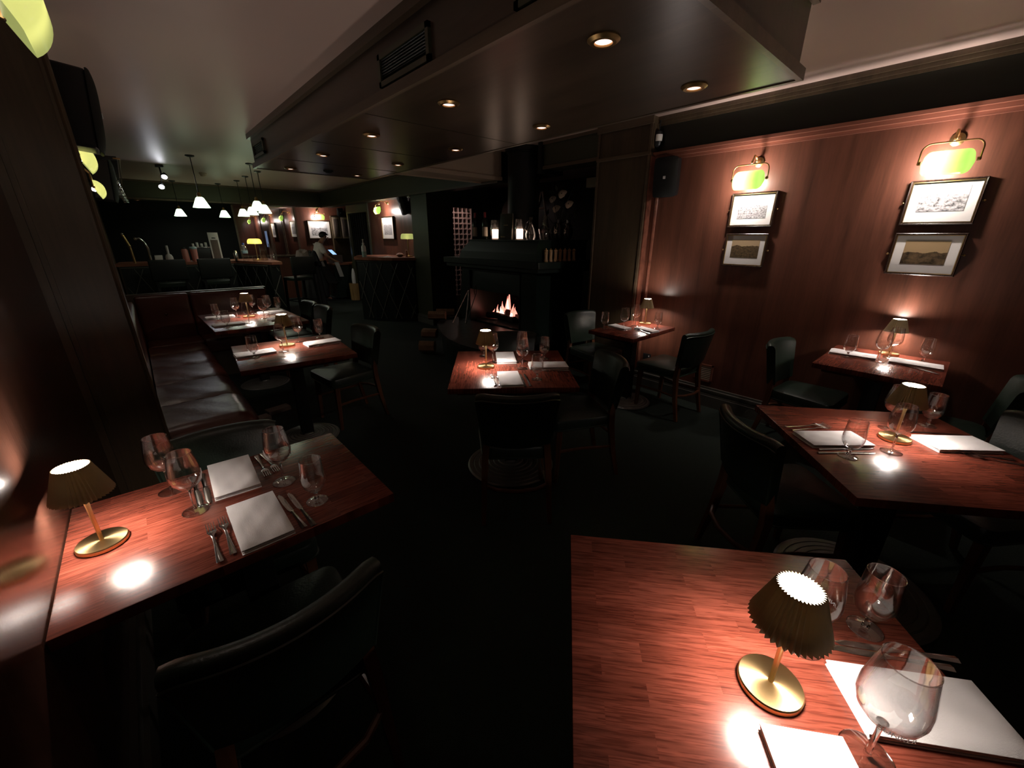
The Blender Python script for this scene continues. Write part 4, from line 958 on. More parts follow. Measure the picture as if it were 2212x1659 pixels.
def mk_lant(label, group):
    tt = thing('candle_lantern', label, 'lantern')
    b = B(); lathe(b, [(.05, .004), (.058, .03), (.066, .10), (.064, .16), (.055, .225), (.053, .245), (.051, .245), (.053, .225), (.062, .16), (.064, .10), (.056, .03), (.0001, .008)], 28, cap=False); obj('glass', b, 'glass', tt)
    b = B()
    for z in (.012, .03, .05, .07, .16, .19, .22): tube(b, [(.047*math.cos(2*PI*k/20), .047*math.sin(2*PI*k/20), z) for k in range(20)], .0014, 4, closed=True)
    for k in range(12): tube(b, [(.047*math.cos(2*PI*k/12), .047*math.sin(2*PI*k/12), z) for z in (.01, .075)], .0014, 4)
    for k in range(12): tube(b, [(.047*math.cos(2*PI*k/12), .047*math.sin(2*PI*k/12), z) for z in (.15, .24)], .0014, 4)
    obj('wire_cage', b, 'iron', tt)
    b = B(); lathe(b, [(.040, .012), (.041, .055), (.043, .125), (.035, .130), (.02, .122), (.0001, .122)], 20, mod=lambda k, i: .003*math.sin(i*1.9+k)); obj('candle', b, 'candle', tt)
    b = B(); lathe(b, [(.06, .0), (.06, .004)], 24); obj('base', b, 'brass_dark', tt); return tt
ln = Proto(mk_lant)
ln.put((3.75, 4.52, ST), 0, 'glowing candle lantern left of the dark menu on the fireplace shelf', 'candle lanterns')
ln.put((3.75, 4.03, ST), .2, 'glowing candle lantern right of the dark menu on the fireplace shelf', 'candle lanterns')
t = thing('menu_folder', 'dark green menu folder standing between the two candle lanterns', 'menu', (3.675, 4.215, ST), .12)
b = B(); bbox(b, -.006, .006, -.105, .105, 0, .315, .002, T(0, 0, 0, 0, 0, .06)); obj('cover', b, 'green_paint', t)
b = B(); bbox(b, -.006, .006, 0, .10, 0, .31, .002, T(.015, -.105, 0, -.55, 0, .02)); obj('back_cover', b, 'wood_dark', t)
for s_, tx, sz, zz, yy in (('a', "BUNKER", .02, .175, .0), ('b', 'Bunker', .028, .035, .045)):
    tb = text_mesh(tx, sz, .0003); mx = Matrix(((0, 0, -1, 0), (-1, 0, 0, 0), (0, 1, 0, 0), (0, 0, 0, 1))); bmesh.ops.transform(tb, matrix=T(-.0085+zz*.06, yy, zz) @ mx, verts=tb.verts)
    obj('lettering', tb, 'gold', t, smooth=False)
t = thing('glass_jug', 'round glass wine decanter with long neck beside the right lantern', 'decanter', (3.80, 3.88, ST))
b = B(); out = [(.0001, 0), (.05, .001), (.062, .03), (.066, .07), (.05, .12), (.026, .17), (.02, .22), (.026, .265)]; lathe(b, out + [(max(.0001, r_-.003), z+.001) for r_, z in out[::-1]], 28, cap=False); obj('body', b, 'glass', t)
b = B(); tube(b, [(.0, .022, .23), (0, .075, .20), (0, .095, .13), (0, .06, .08)], .006, 8); obj('handle', b, 'glass', t)
t = thing('wine_decanter', 'clear shouldered glass decanter at the right end of the fireplace shelf', 'decanter', (3.85, 3.69, ST))
b = B(); out = [(.0001, 0), (.05, .001), (.054, .01), (.075, .11), (.076, .125), (.025, .165), (.022, .20), (.031, .275)]; lathe(b, out + [(max(.0001, r_-.003), z+.001) for r_, z in out[::-1]], 28, cap=False); obj('body', b, 'glass', t)
b = B(); uvs(b, .016, T(0, .06, .30), 10, 8)
t = thing('flower_vase', 'dark vase of dried petals and black leaves on the fireplace shelf', 'vase', (4.32, 3.88, ST)); b.free(); t.scale = (1.05, 1.05, 1.05)
b = B(); lathe(b, [(.06, 0), (.09, .04), (.10, .10), (.075, .16), (.045, .19), (.055, .21)], 24); obj('pot', b, 'pottery', t)
rnd = random.Random(5)
heads = [(.0, .10, .48, .05), (.0, -.06, .53, .06), (.02, .05, .37, .055), (.03, -.15, .41, .055)]
b = B()
for x, y, z, q in heads: tube(b, [(0, 0, .15), (x*.5, y*.4, z*.6), (x, y, z)], .004, 5)
for k in range(26):
    x, y, z = rnd.uniform(-.12, .12), rnd.uniform(-.27, .2), rnd.uniform(.16, .6); a = rnd.uniform(0, 6)
    tube(b, [(0, 0, .17), (x*.6, y*.5, z*.7), (x, y, z)], .003, 4); mx = T(x, y, z, a, rnd.uniform(-1, 1)); lv = [b.verts.new(mx @ Vector(p)) for p in ((0, 0, 0), (.02, .03, .004), (0, .09, 0), (-.02, .03, .004))]; b.faces.new(lv)
obj('leaves', b, 'stem', t)
for x, y, z, q in heads:
    b = B(); mx = T(x-.02, y, z, 0, 0, -1.2)
    grid(b, lambda u_, v_: (q*.95*(.15+.85*v_)*math.cos(2*PI*u_)*(1 if math.sin(2*PI*u_) > 0 else .85), q*(.15+.85*v_)*math.sin(2*PI*u_)*(1.25 if math.cos(2*PI*u_) > .0 else 1.), .018*(1-v_*v_)), 16, 4, mx, cu=True); obj('petal', b, 'petal', t)
for k, (y, z) in enumerate(((-.10, .19), (-.22, .185))):
    tt = thing('painted_vase', ('round black vase with a painted blossom', 'second round black vase with a painted blossom, nearer the column')[k], 'vase', (4.07+.17*k, 3.645, ST), 0, 'painted black vases'); b = B(); lathe(b, [(.04, 0), (.06, .05), (.065, .11), (.05, .17), (.025, .20), (.03, .24)], 20); obj('body', b, 'pottery', tt)
    b = B()
    for j in range(5):
        a = 2*PI*j/5; mx = T(-.064, .018*math.cos(a), .10+.018*math.sin(a), 0, 0, -PI/2); grid(b, lambda u_, v_: (.011*v_*math.cos(2*PI*u_), .011*v_*math.sin(2*PI*u_), 0), 8, 2, mx, cu=True)
    tube(b, [(-.06, -.0, .12), (-.056, -.02, .16), (-.045, .0, .19)], .0025, 4); tube(b, [(-.06, .02, .12), (-.052, .035, .16)], .0025, 4)
    obj('painted_blossom', b, 'petal', tt)
t = thing('wooden_easel', 'tall thin wooden A frame behind the glass decanters', 'easel', (4.40, 4.28, ST))
b = B(); sqleg(b, [(0, .20, 0), (0, .01, .62)], [.014, .012]); sqleg(b, [(0, -.16, 0), (0, -.01, .62)], [.014, .012]); obj('legs', b, 'wood_trim', t, smooth=False)
b = B(); bbox(b, -.014, .014, -.05, .06, .40, .425, .002); obj('crossbar', b, 'wood_trim', t)
def mk_mill(label, group):
    tt = thing('pepper_mill', label, 'pepper mill'); b = B(); lathe(b, [(.022, 0), (.026, .004), (.026, .018), (.021, .024), (.019, .05), (.020, .085), (.0225, .108), (.019, .112)], 18); obj('body', b, 'mill', tt)
    b = B(); lathe(b, [(.020, .113), (.0235, .118), (.0235, .132), (.015, .140), (.006, .142)], 18); obj('head', b, 'mill', tt)
    b = B(); lathe(b, [(.004, .14), (.008, .148), (.007, .155), (.0001, .158)], 12, cap=False); obj('finial', b, 'brass', tt); return tt
ml = Proto(mk_mill); ord_ = ('first, nearest the flue', 'second', 'third', 'middle one', 'fifth', 'sixth', 'last, nearest the column')
for k in range(7): ml.put((3.72+.072*k, 3.525-.012*k+.002*(k % 2), 1.296), k*1.1, f'turned wood pepper mill, {ord_[k]} in the row of seven on the mantel', 'pepper mills on the mantel')

# ------------------------------------------------------------------ cellar corner seen past the fireplace
t = thing('wine_rack', 'pale pink lit wine rack seen past the fireplace side', 'wine rack', (5.28, 7.9, .3)); b = B()
for k in range(6): box(b, k*.115-.012, k*.115+.012, 0, .25, 0, 1.92)
for j in range(18):
    z = j*.11
    for k in range(5):
        x0 = k*.115+.012
        prism(b, [(x0, z), (x0+.091, z), (x0+.091, z+.035), (x0+.068, z+.014), (x0+.0455, z+.008), (x0+.023, z+.014), (x0, z+.035)], -.25, 0, T(0, 0, 0, 0, PI/2))
obj('lattice', b, 'rack', t, smooth=False); b = B(); box(b, -.02, .60, 0, .27, -.3, 0); obj('plinth', b, 'wood_dark', t, smooth=False); b = B(); box(b, -.02, .60, .25, .27, 0, 1.95); obj('back_board', b, 'wood_dark', t, smooth=False)
def mk_rb(label, group):
    b = B(); lathe(b, [(.0001, -.012), (.012, -.012), (.0135, -.008), (.0135, .05), (.034, .10), (.036, .21)], 12, T(0, 0, 0, 0, -PI/2)); o_ = obj('wine_bottle', b, 'bottle'); return tag(o_, label, 'bottle')
rb = Proto(mk_rb)
for j in range(17):
    for k in range(5):
        rb.put((5.28+k*.115+.0575, 7.9, .3+j*.11+.048), 0, 'dark wine bottle lying neck out in the pale wine rack', 'bottles in the wine rack')
b = B(); uvs(b, .05, I4, 14, 10); t = thing('added_rack_light', 'small glowing globe added out of sight to light the wine rack', 'lamp', (5.45, 7.45, 2.40)); obj('globe', b, M['added_rack_glow'], t)  # unseen light added to brighten the wine rack
b = B(); lathe(b, [(.02, .045), (.02, .23)], 12); obj('fitting', b, 'brass_dark', t)
b = B(); lathe(b, [(.03, .07), (.12, -.05), (.115, -.05), (.028, .066)], 24, cap=False); obj('lamp_shade', b, 'iron', t)  # added cone keeps this light down on the rack
t = thing('arched_window_panel', 'pale arched panel in place of a window, between the bottles and the flue', 'wall panel', (6.59, 7.38, 1.72), -PI/2); b = B(); pp = [(-.3, 0), (.3, 0)] + [(.3*math.cos(a*PI/12), .35+.3*math.sin(a*PI/12)) for a in range(13)]; prism(b, pp, 0, .02, T(0, 0, 0, 0, PI/2)); obj('panel', b, 'coat_pale', t)  # flat pale panel standing in for a window of another room

# ------------------------------------------------------------------ lattice fronted counters
def counter(name, label, front, back, h, top_over, cat='bar counter', pitch=.30, z0=.06):
    t = thing(name, label, cat, (front[0][0], front[0][1], 0)); ox, oy = front[0]; fr = [(x-ox, y-oy) for x, y in front]; bk_ = [(x-ox, y-oy) for x, y in back]
    b = B(); prism(b, fr + bk_, 0, h-.05); obj('body', b, 'bar_front', t, smooth=False)
    cen = Vector(((sum(p[0] for p in fr+bk_))/len(fr+bk_), (sum(p[1] for p in fr+bk_))/len(fr+bk_)))
    tp = [tuple(cen + (Vector(p)-cen)*(1+top_over/(Vector(p)-cen).length)) for p in fr] + bk_
    b = B(); prism(b, tp, h-.05, h); obj('counter_top', b, 'bar_wood', t, smooth=False)
    seg = [Vector(p) for p in fr]; ln_ = [0.]
    for a, c in zip(seg, seg[1:]): ln_.append(ln_[-1] + (c-a).length)
    def at(s):
        s = max(0, min(ln_[-1], s))
        for i in range(len(seg)-1):
            if s <= ln_[i+1] + 1e-9:
                q = (s-ln_[i])/(ln_[i+1]-ln_[i]); p = seg[i].lerp(seg[i+1], q); dv = (seg[i+1]-seg[i]).normalized(); nn = Vector((dv.y, -dv.x))
                if nn.dot(p-cen) < 0: nn = -nn
                return p + nn*.006
    Lh = h-.1-z0; run = .42; b = B(); s = -run
    while s < ln_[-1]:
        for sg in (1, -1):
            pts = []
            for k in range(13):
                q = k/12; ss = s + (q if sg > 0 else 1-q)*run
                if -1e-6 <= ss <= ln_[-1]+1e-6: p = at(ss); pts.append((p.x, p.y, z0 + Lh*q))
            if len(pts) > 1: tube(b, pts, .008, 5)
        s += pitch
    obj('lattice', b, 'lattice', t)
    b = B(); tube(b, [(*at(ln_[-1]*k/24), h-.075) for k in range(25)], .012, 6); obj('moulding', b, 'skirting', t); return t
counter('host_stand', 'curved dark host stand with diamond lattice front and wood top', [(3.2, 8.05), (3.32, 7.70), (3.58, 7.36), (3.93, 7.165)], [(4.14, 7.165), (4.14, 8.75), (3.5, 8.75)], 1.205, .05, 'host stand')
counter('bar_counter', 'long wood topped bar with diamond lattice front behind the stools', [(-.22, 10.2), (1.5, 10.2), (1.94, 9.25), (2.12, 9.25)], [(2.3, 10.95), (-.22, 10.95)], 1.10, .06)
def mk_stool(label, group):
    t = thing('bar_stool', label, 'bar stool')
    b = B(); pad(b, [(-.24, .22), (-.22, -.2), (.22, -.2), (.24, .22)], [(.70, .012), (.706, 0), (.75, 0), (.768, .02)], dome=.01, rad=.05); obj('seat', b, 'leather', t)
    b = B(); bbox(b, -.26, .26, -.25, -.205, .82, 1.18, .02, seg=3); obj('backrest', b, 'stool', t)
    for sx in (-1, 1):
        b = B(); sqleg(b, [(sx*.23, -.27, 0), (sx*.215, -.215, .45), (sx*.205, -.20, .70), (sx*.205, -.222, 1.1)], [.018, .02, .02, .016]); obj('leg', b, 'iron', t)
        b = B(); sqleg(b, [(sx*.22, .22, 0), (sx*.205, .18, .70)], [.018, .02]); obj('leg', b, 'iron', t)
    b = B()
    for p, q in (((-.21, .2), (.21, .2)), ((-.22, -.2), (-.21, .2)), ((.22, -.2), (.21, .2))): tube(b, [(*p, .28), (*q, .28)], .011, 6)
    obj('foot_rail', b, 'iron', t); return t
stl = Proto(mk_stool)
stl.put((.42, 9.82, 0), 0, 'dark bar stool with wide back, leftmost at the bar', 'bar stools'); stl.put((1.11, 9.84, 0), 0, 'dark bar stool with wide back, middle of the bar', 'bar stools'); stl.put((2.53, 9.62, 0), .3, 'dark bar stool at the bar corner beside the hanging coats', 'bar stools')

def coat(label, x, y, ztop, rx, ry, m, seed, hgt):
    r_ = random.Random(seed); ph = [r_.uniform(0, 6) for _ in range(4)]; b = B()
    def fn(u_, v_):
        a = 2*PI*u_; k = .55 + .45*v_**.6 if v_ > .08 else .25+.3*v_/.08
        wv = 1 + .10*v_*math.sin(7*a+ph[0]) + .06*v_*math.sin(13*a+ph[1])
        return (rx*k*wv*math.cos(a), ry*k*wv*math.sin(a), ztop - hgt*v_ + .03*math.sin(3*a+ph[2]))
    vs = grid(b, fn, 56, 22, cu=True); b.faces.new([vs[i][0] for i in range(56)]); return tag(obj('coat', b, m, loc=(x, y, 0)), label, 'coat')
coat('long black coat draped over a stool, hanging to the floor beside the waiter', 3.08, 10.62, 1.24, .26, .2, 'coat', 2, 1.21)
coat('rumpled grey jacket thrown over the coats beside the waiter', 2.93, 10.50, 1.27, .20, .16, 'coat_pale', 7, .36)
coat('bunched black scarf on top of the coats beside the waiter', 3.12, 10.42, 1.25, .13, .10, 'coat', 11, .25)

# back bar
def archm(label, x, w, z0, zt):
    t = thing('arched_mirror', label, 'arched mirror', (x, 12.19, z0)); h = zt-z0-w; 
    pp = [(-w, 0), (w, 0)] + [(w*math.cos(a*PI/16), h + w*math.sin(a*PI/16)) for a in range(17)]
    b = B(); prism(b, pp, 0, .02, T(0, 0, 0, 0, PI/2)); obj('pane', b, 'black', t, smooth=False)
    b = B(); tube(b, [(p[0], -.02, p[1]) for p in pp[2:] + [pp[0]]] if False else [(w, -.02, 0)] + [(p[0], -.02, p[1]) for p in pp[2:]] + [(-w, -.02, 0)], .018, 6); obj('arch_frame', b, 'brass_dark', t); return t
archm('brass rimmed arched mirror at the left end of the back bar', .27, .27, 1.05, 1.74); archm('brass rimmed arched mirror in the middle of the back bar', 1.08, .24, 1.1, 1.77)
b = B(); box(b, -.3, 1.98, 12.15, 12.19, 0, 2.27); struct('trim_14', b, 'soot')
b = B(); box(b, -.28, 2.0, 11.75, 12.15, 0, .95); box(b, -.28, 2.0, 11.72, 12.15, .95, .99); t = tag(obj('back_bar_cabinet', b, 'wood_dark', smooth=False), 'dark low cabinet under the arched mirrors behind the bar', 'cabinet')
t = thing('panelled_cupboard', 'tall grey glazed cupboard with two tall doors beside the sheep picture', 'cupboard', (4.47, 12.08, 0)); b = B(); box(b, -.24, .24, 0, .1, 0, 2.1); obj('body', b, 'wood_dark', t, smooth=False)
for s in (-1, 1):
    b = B(); bbox(b, s*.115-.105, s*.115+.105, -.012, .0, 1.52, 2.07, .003); dd_ = obj('door', b, 'cream', t); b = B(); bbox(b, s*.115-.07, s*.115+.07, -.016, -.011, 1.56, 2.02, .003); obj('door_panel', b, 'coat_pale', dd_)
b = B(); nfold = 60; grid(b, lambda u_, v_: (4.2+.03*math.sin(u_*52), 9.56+1.04*u_, .02+2.06*v_), 121, 2); ex = bmesh.ops.solidify(b, geom=b.faces[:], thickness=.006); tag(obj('doorway_curtain', b, 'coat'), 'dark pleated curtain hanging in the doorway behind the host stand', 'curtain')

# on the bar
BT = 1.10
def bottle(name, label, cat, x, y, z, prof, m, parts=(), sc=1.):
    t = thing(name, label, cat, (x, y, z)); b = B(); lathe(b, prof, 20, T(s=sc)); obj('body', b, m, t)
    for nm, pr, mm in parts: b = B(); lathe(b, pr, 18, T(s=sc)); obj(nm, b, mm, t)
    return t
bottle('white_bottle', 'white spirit bottle with a tall pale stopper on the bar', 'bottle', .51, 10.4, BT, [(.055, 0), (.06, .01), (.06, .09), (.045, .13), (.02, .15)], 'white', (('neck', [(.018, .15), (.022, .28), (.02, .30)], 'white'),))
bottle('pink_tumbler', 'pink drinks tumbler on the bar left of the lidded cup', 'tumbler', .765, 10.38, BT, [(.05, 0), (.055, .01), (.055, .21), (.04, .235)], 'pink', (('cap', [(.03, .235), (.03, .26), (.0001, .26)], 'black'),))
bottle('lidded_cup', 'pink takeaway cup with a pale blue lid on the bar', 'cup', .905, 10.36, BT, [(.045, 0), (.06, .23)], 'pink', (('lid', [(.064, .23), (.064, .26), (.05, .275), (.0001, .275)], 'teal'),))
bottle('water_bottle', 'clear water bottle with a blue cap on the bar', 'bottle', 1.70, 10.0, BT, [(.05, 0), (.055, .02), (.055, .10), (.05, .12), (.055, .14), (.055, .22), (.03, .29), (.018, .31)], 'glass', (('cap', [(.022, .31), (.022, .345), (.0001, .345)], 'blue'), ('label', [(.0565, .145), (.0565, .20)], 'teal')))
bottle('water_jug', 'tall glass jug of water beside the lamp on the bar', 'jug', 2.02, 9.95, BT, [(.065, 0), (.07, .01), (.07, .30), (.066, .30), (.066, .012)], 'glass', (('water', [(.064, .012), (.064, .19), (.0001, .19)], 'glass_amber'),))
bottle('glass_pitcher', 'second glass jug at the end of the bar', 'jug', 2.22, 10.05, BT, [(.06, 0), (.065, .01), (.065, .33), (.06, .33), (.06, .012)], 'glass')
bottle('steel_shaker', 'steel cocktail shaker beside the water bottle on the bar', 'cocktail shaker', 1.56, 10.15, BT, [(.035, 0), (.045, .14), (.03, .17), (.02, .20)], 'steel')
bottle('small_tumbler', 'small clear tumbler at the front of the bar', 'tumbler', 1.80, 9.75, BT, [(.03, 0), (.036, .10), (.033, .10), (.028, .006)], 'glass')
t = thing('card_holder', 'white folded card on the bar beside the beer taps', 'card', (.345, 10.38, BT), .3)
b = B(); bbox(b, -.06, .06, -.01, .01, 0, .13, .002, T(0, 0, 0, 0, .25)); obj('card', b, 'paper', t)
t = thing('menu_holder', 'tall white menu board standing on the bar', 'menu board', (1.28, 10.4, BT), -.1)
b = B(); bbox(b, -.085, .085, -.01, .01, 0, .54, .004, T(0, 0, 0, 0, -.06)); obj('board', b, 'paper', t)
b = B(); bbox(b, -.06, .06, -.013, -.009, .03, .40, .001, T(0, 0, 0, 0, -.06)); obj('text_panel', b, 'coat_pale', t)
b = B(); prism(b, [(-.035, .425), (.035, .425), (.030, .445), (.018, .437), (.008, .452), (-.004, .437), (-.018, .450), (-.030, .438)], .008, .0115, T(0, 0, 0, 0, PI/2) @ Matrix.Rotation(-.06, 4, 'X')); obj('printed_crest', b, 'black', t, smooth=False)
t = thing('till_terminal', 'black till box with papers on top in the middle of the bar', 'till', (1.04, 10.55, BT))
b = B(); bbox(b, -.17, .17, -.12, .12, 0, .25, .01); obj('body', b, 'black', t)
b = B(); bbox(b, -.17, .17, -.125, .12, .25, .265, .003); obj('lid', b, 'steel', t)
b = B()
for k in range(4): bbox(b, -.12+.07*k, -.09+.07*k, -.06, .05, .265, .33+.02*(k % 2), .003)
obj('papers', b, 'white', t)
t = thing('beer_tap', 'curved chrome beer tap at the left end of the bar', 'beer tap', (.19, 10.45, BT))
b = B(); tube(b, [(.05, 0, 0), (.05, 0, .25), (.02, 0, .36), (-.04, 0, .43), (-.08, 0, .42)], .016, 10); obj('spout', b, 'steel', t); b = B(); uvs(b, .024, T(-.09, 0, .42), 10, 8); obj('nozzle', b, 'steel', t); b = B(); lathe(b, [(.05, 0), (.05, .02), (.02, .03)], 16, T(.05, 0, 0)); obj('base', b, 'brass_dark', t)
t = thing('beer_font', 'tall brass beer font beside the curved tap', 'beer tap', (.02, 10.5, BT))
b = B(); tube(b, [(-.02, 0, 0), (-.03, 0, .3), (-.08, 0, .48)], .02, 10); obj('column', b, 'brass_dark', t); b = B(); tube(b, [(-.05, -.02, .3), (-.02, -.05, .28)], .012, 8); uvs(b, .022, T(-.085, 0, .5), 10, 8); obj('handles', b, 'steel', t)
t = thing('glass_shelf', 'dark wall shelf over the bar end with glasses hung under its edge', 'shelf', (-.30, 8.5, 2.30)); b = B(); bbox(b, 0, .40, -2.3, 2.3, 0, .04, .004); obj('board', b, 'stool', t)
b = B(); tube(b, [(.37, -2.3, .02), (.42, -2.3, .02), (.42, 2.3, .02), (.37, 2.3, .02)], .008, 6); obj('edge_rail', b, 'brass_dark', t)
for k in range(7):
    tt = thing('hanging_glass', ('first and closest', 'second', 'third', 'fourth', 'fifth', 'sixth', 'farthest')[k] + ' glass hung under the dark shelf behind the left wall lamps', 'wine glass', (.02+.018*k, 6.5+.63*k, 2.305), 0, 'glasses hung above the bar end'); b = B(); lathe(b, [(.035, -.004), (.006, -.012), (.004, -.08), (.03, -.11), (.038, -.15), (.034, -.19)], 14, cap=False); obj('bowl', b, 'glass_rim', tt)
def bankers(label, loc, rz, m):
    t = thing('bankers_lamp', label, 'desk lamp', loc, rz, 'bankers lamps'); b = B(); lathe(b, [(.075, 0), (.075, .015), (.02, .025), (.009, .04)], 24); obj('base', b, 'brass', t)
    b = B(); tube(b, [(0, 0, .03), (0, 0, .30), (0, 0, .36)], .009, 8); obj('stem', b, 'brass', t)
    b = B(); grid(b, lambda u_, v_: ((2*u_-1)*.13, .01-.075*math.cos(D(200*v_-10))*(1-max(0, (abs(2*u_-1)-.6)/.4)**3)**.5 if abs(2*u_-1) < 1 else .0, .34+.085*math.sin(D(200*v_-10))*(1-max(0, (abs(2*u_-1)-.6)/.4)**3)**.5), 25, 15); obj('lamp_shade', b, m, t)
    b = B(); uvs(b, .022, T(0, 0, .345), 10, 8); obj('bulb', b, M['bulb_small'], t); return t
bankers('yellow glass bankers lamp on the bar in front of the mirror', (1.92, 10.05, BT), .2, 'yellow_shade')
HT = 1.206
bankers('green glass bankers lamp at the post end of the host stand', (4.02, 7.50, HT), -.6, 'lime_shade')
bottle('hand_gel_bottle', 'pump bottle of green hand gel on the host stand', 'bottle', 3.31, 7.93, HT, [(.04, 0), (.042, .01), (.042, .10)], 'liquid', (('upper', [(.042, .10), (.040, .19), (.018, .22), (.018, .235)], 'paper'), ('pump', [(.02, .235), (.02, .255), (.008, .26), (.007, .31), (.02, .315), (.0001, .325)], 'white')))
t = thing('sweet_bowl', 'small bowl heaped with pink sweets on the host stand', 'bowl', (3.86, 7.55, HT)); b = B(); lathe(b, [(.03, 0), (.07, .025), (.085, .04)], 20); obj('bowl', b, 'brass_dark', t); b = B(); grid(b, lambda u_, v_: (.078*v_*math.cos(2*PI*u_), .078*v_*math.sin(2*PI*u_), .04+.035*(1-v_*v_)+.006*math.sin(30*u_+17*v_)), 24, 8, cu=True); obj('sweets', b, 'food', t)['kind'] = 'stuff'
t = thing('card_fan', 'fanned pale cards lying on the host stand', 'cards', (3.66, 7.68, HT)); b = B()
for k in range(6): bbox(b, -.06, .06, -.03, .03, .001+.0022*k, .0028+.0022*k, .0005, T(.015*k-.03, .01*k, 0, .35*k))
obj('cards', b, 'paper', t)
bottle('figurine', 'small pink glass figurine beside the lamp on the host stand', 'figurine', 3.93, 7.42, HT, [(.03, 0), (.02, .03), (.03, .06), (.018, .09), (.024, .115), (.0001, .14)], 'food')

# service table, umbrella basket
t = thing('service_table', 'dark wood topped service table the waiter leans over', 'table', (4.12, 11.3, 0)); b = B(); box(b, -.34, .34, -.25, .3, .05, .88); obj('body', b, 'stove', t, smooth=False); b = B(); bbox(b, -.36, .36, -.29, .32, .88, .915, .004); obj('top', b, 'bar_wood', t)
b = B(); bbox(b, -.17, .17, -.06, .06, 0, .19, .008); tag(obj('paper_box', b, 'coat_pale', loc=(3.98, 11.45, .915)), 'pale low box on the service table in front of the waiter', 'box')
t = thing('umbrella_basket', 'round wicker basket holding a white umbrella by the host stand', 'umbrella stand', (4.12, 10.72, 0)); b = B(); lathe(b, [(.11, 0), (.12, .01), (.13, .44), (.124, .44), (.112, .02)], 24, mod=lambda k, i: .004*(i % 2)); obj('basket', b, 'wicker', t)
t = thing('umbrella', 'furled white umbrella standing in the wicker basket', 'umbrella', (4.10, 10.70, .03)); b = B(); lathe(b, [(.012, 0), (.03, .25), (.05, .5), (.045, .62), (.02, .75), (.008, .78)], 16, T(rx=.06), mod=lambda k, i: .006*math.sin(i*2.3)); obj('canopy', b, 'paper', t); b = B(); tube(b, [(0, -.045, .76), (0, -.055, .92)], .009, 8); obj('handle', b, 'wood_dark', t)

# ------------------------------------------------------------------ waiter
def skin(name, vr, edges, m, parent=None, sub=2, root=0):
    me = bpy.data.meshes.new(name); me.from_pydata([Vector(c) for c, q in vr], edges, []); o = bpy.data.objects.new(name, me); COL.objects.link(o)
    o.modifiers.new('s', 'SKIN'); sv = me.skin_vertices[0].data
    for i, (c, q) in enumerate(vr): sv[i].radius = q if isinstance(q, tuple) else (q, q); sv[i].use_root = (i == root)
    sb = o.modifiers.new('u', 'SUBSURF'); sb.levels = sub; sb.render_levels = sub
    dg = bpy.context.evaluated_depsgraph_get(); nm = bpy.data.meshes.new_from_object(o.evaluated_get(dg)); bpy.data.objects.remove(o); bpy.data.meshes.remove(me)
    nm.materials.clear(); nm.materials.append(M[m]); nm.polygons.foreach_set('use_smooth', [True]*len(nm.polygons)); nm.name = name
    o = bpy.data.objects.new(name, nm); COL.objects.link(o)
    if parent: o.parent = parent
    return o
person = thing('person', 'waiter in white shirt and dark apron reading a tablet, head bowed', 'person', (3.5, 11.15, 0))
def P(x, y, z): return (x-3.5, y-11.15, z)
pv = [(P(3.47, 11.15, .95), (.10, .13)), (P(3.46, 11.15, 1.12), (.10, .13)), (P(3.50, 11.15, 1.30), (.105, .15)), (P(3.56, 11.15, 1.42), (.06, .07)), (P(3.61, 11.15, 1.475), (.05, .05)),
      (P(3.665, 11.15, 1.55), (.085, .075)), (P(3.675, 11.15, 1.62), (.09, .075)),
      (P(3.47, 11.05, .90), .085), (P(3.53, 11.04, .50), .058), (P(3.50, 11.03, .09), .04), (P(3.62, 11.02, .04), .035),
      (P(3.47, 11.25, .90), .085), (P(3.60, 11.27, .50), .058), (P(3.54, 11.28, .09), .04), (P(3.66, 11.28, .04), .035),
      (P(3.51, 10.98, 1.345), .056), (P(3.60, 10.94, 1.12), .042), (P(3.80, 11.0, .99), .030), (P(3.86, 11.02, .965), .034),
      (P(3.51, 11.32, 1.345), .056), (P(3.62, 11.36, 1.13), .042), (P(3.76, 11.24, 1.12), .030), (P(3.80, 11.20, 1.13), .032)]
pe = [(0, 1), (1, 2), (2, 3), (3, 4), (4, 5), (5, 6), (0, 7), (7, 8), (8, 9), (9, 10), (0, 11), (11, 12), (12, 13), (13, 14), (2, 15), (15, 16), (16, 17), (17, 18), (2, 19), (19, 20), (20, 21), (21, 22)]
def finger(base, dirs, r_):
    i0 = len(pv); 
    pts = [Vector(pv[base][0])]
    prev = base
    for dv, q in zip(dirs, (r_, r_*.9, r_*.75)):
        pts.append(pts[-1] + Vector(dv)); pv.append((tuple(pts[-1]), q)); pe.append((prev, len(pv)-1)); prev = len(pv)-1
for k in range(4): finger(18, [(.03, -.024+.016*k, .0), (.028, -.004+.003*k, -.012), (.018, 0, -.014-.002*k)], .0095)
finger(18, [(.01, .038, -.004), (.022, .012, -.012), (.014, 0, -.006)], .010)
for k in range(4): finger(22, [(.02, -.026+.004*k, .016-.014*k), (.004, -.03, .0), (-.014, -.012, .0)], .0095)
finger(22, [(.0, -.02, .036), (.012, -.02, .014), (.008, -.012, .004)], .010)
skin('body', pv, pe, 'skin', person)
b = B()      # face: nose, ears, brow on the bowed head, turned to the tablet
uvs(b, .016, Matrix.Translation(P(3.755, 11.13, 1.535)) @ Matrix.Diagonal((1.2, .8, 1.5, 1)), 8, 6); uvs(b, .02, Matrix.Translation(P(3.655, 11.068, 1.565)) @ Matrix.Diagonal((.9, .5, 1.4, 1)), 8, 6); uvs(b, .012, Matrix.Translation(P(3.74, 11.13, 1.50)) @ Matrix.Diagonal((1, 1.5, .6, 1)), 8, 6); obj('face_features', b, 'skin', person)
b = B(); uvs(b, .098, Matrix.Translation(P(3.655, 11.15, 1.60)) @ Matrix.Diagonal((1.04, .92, .95, 1)), 18, 12)
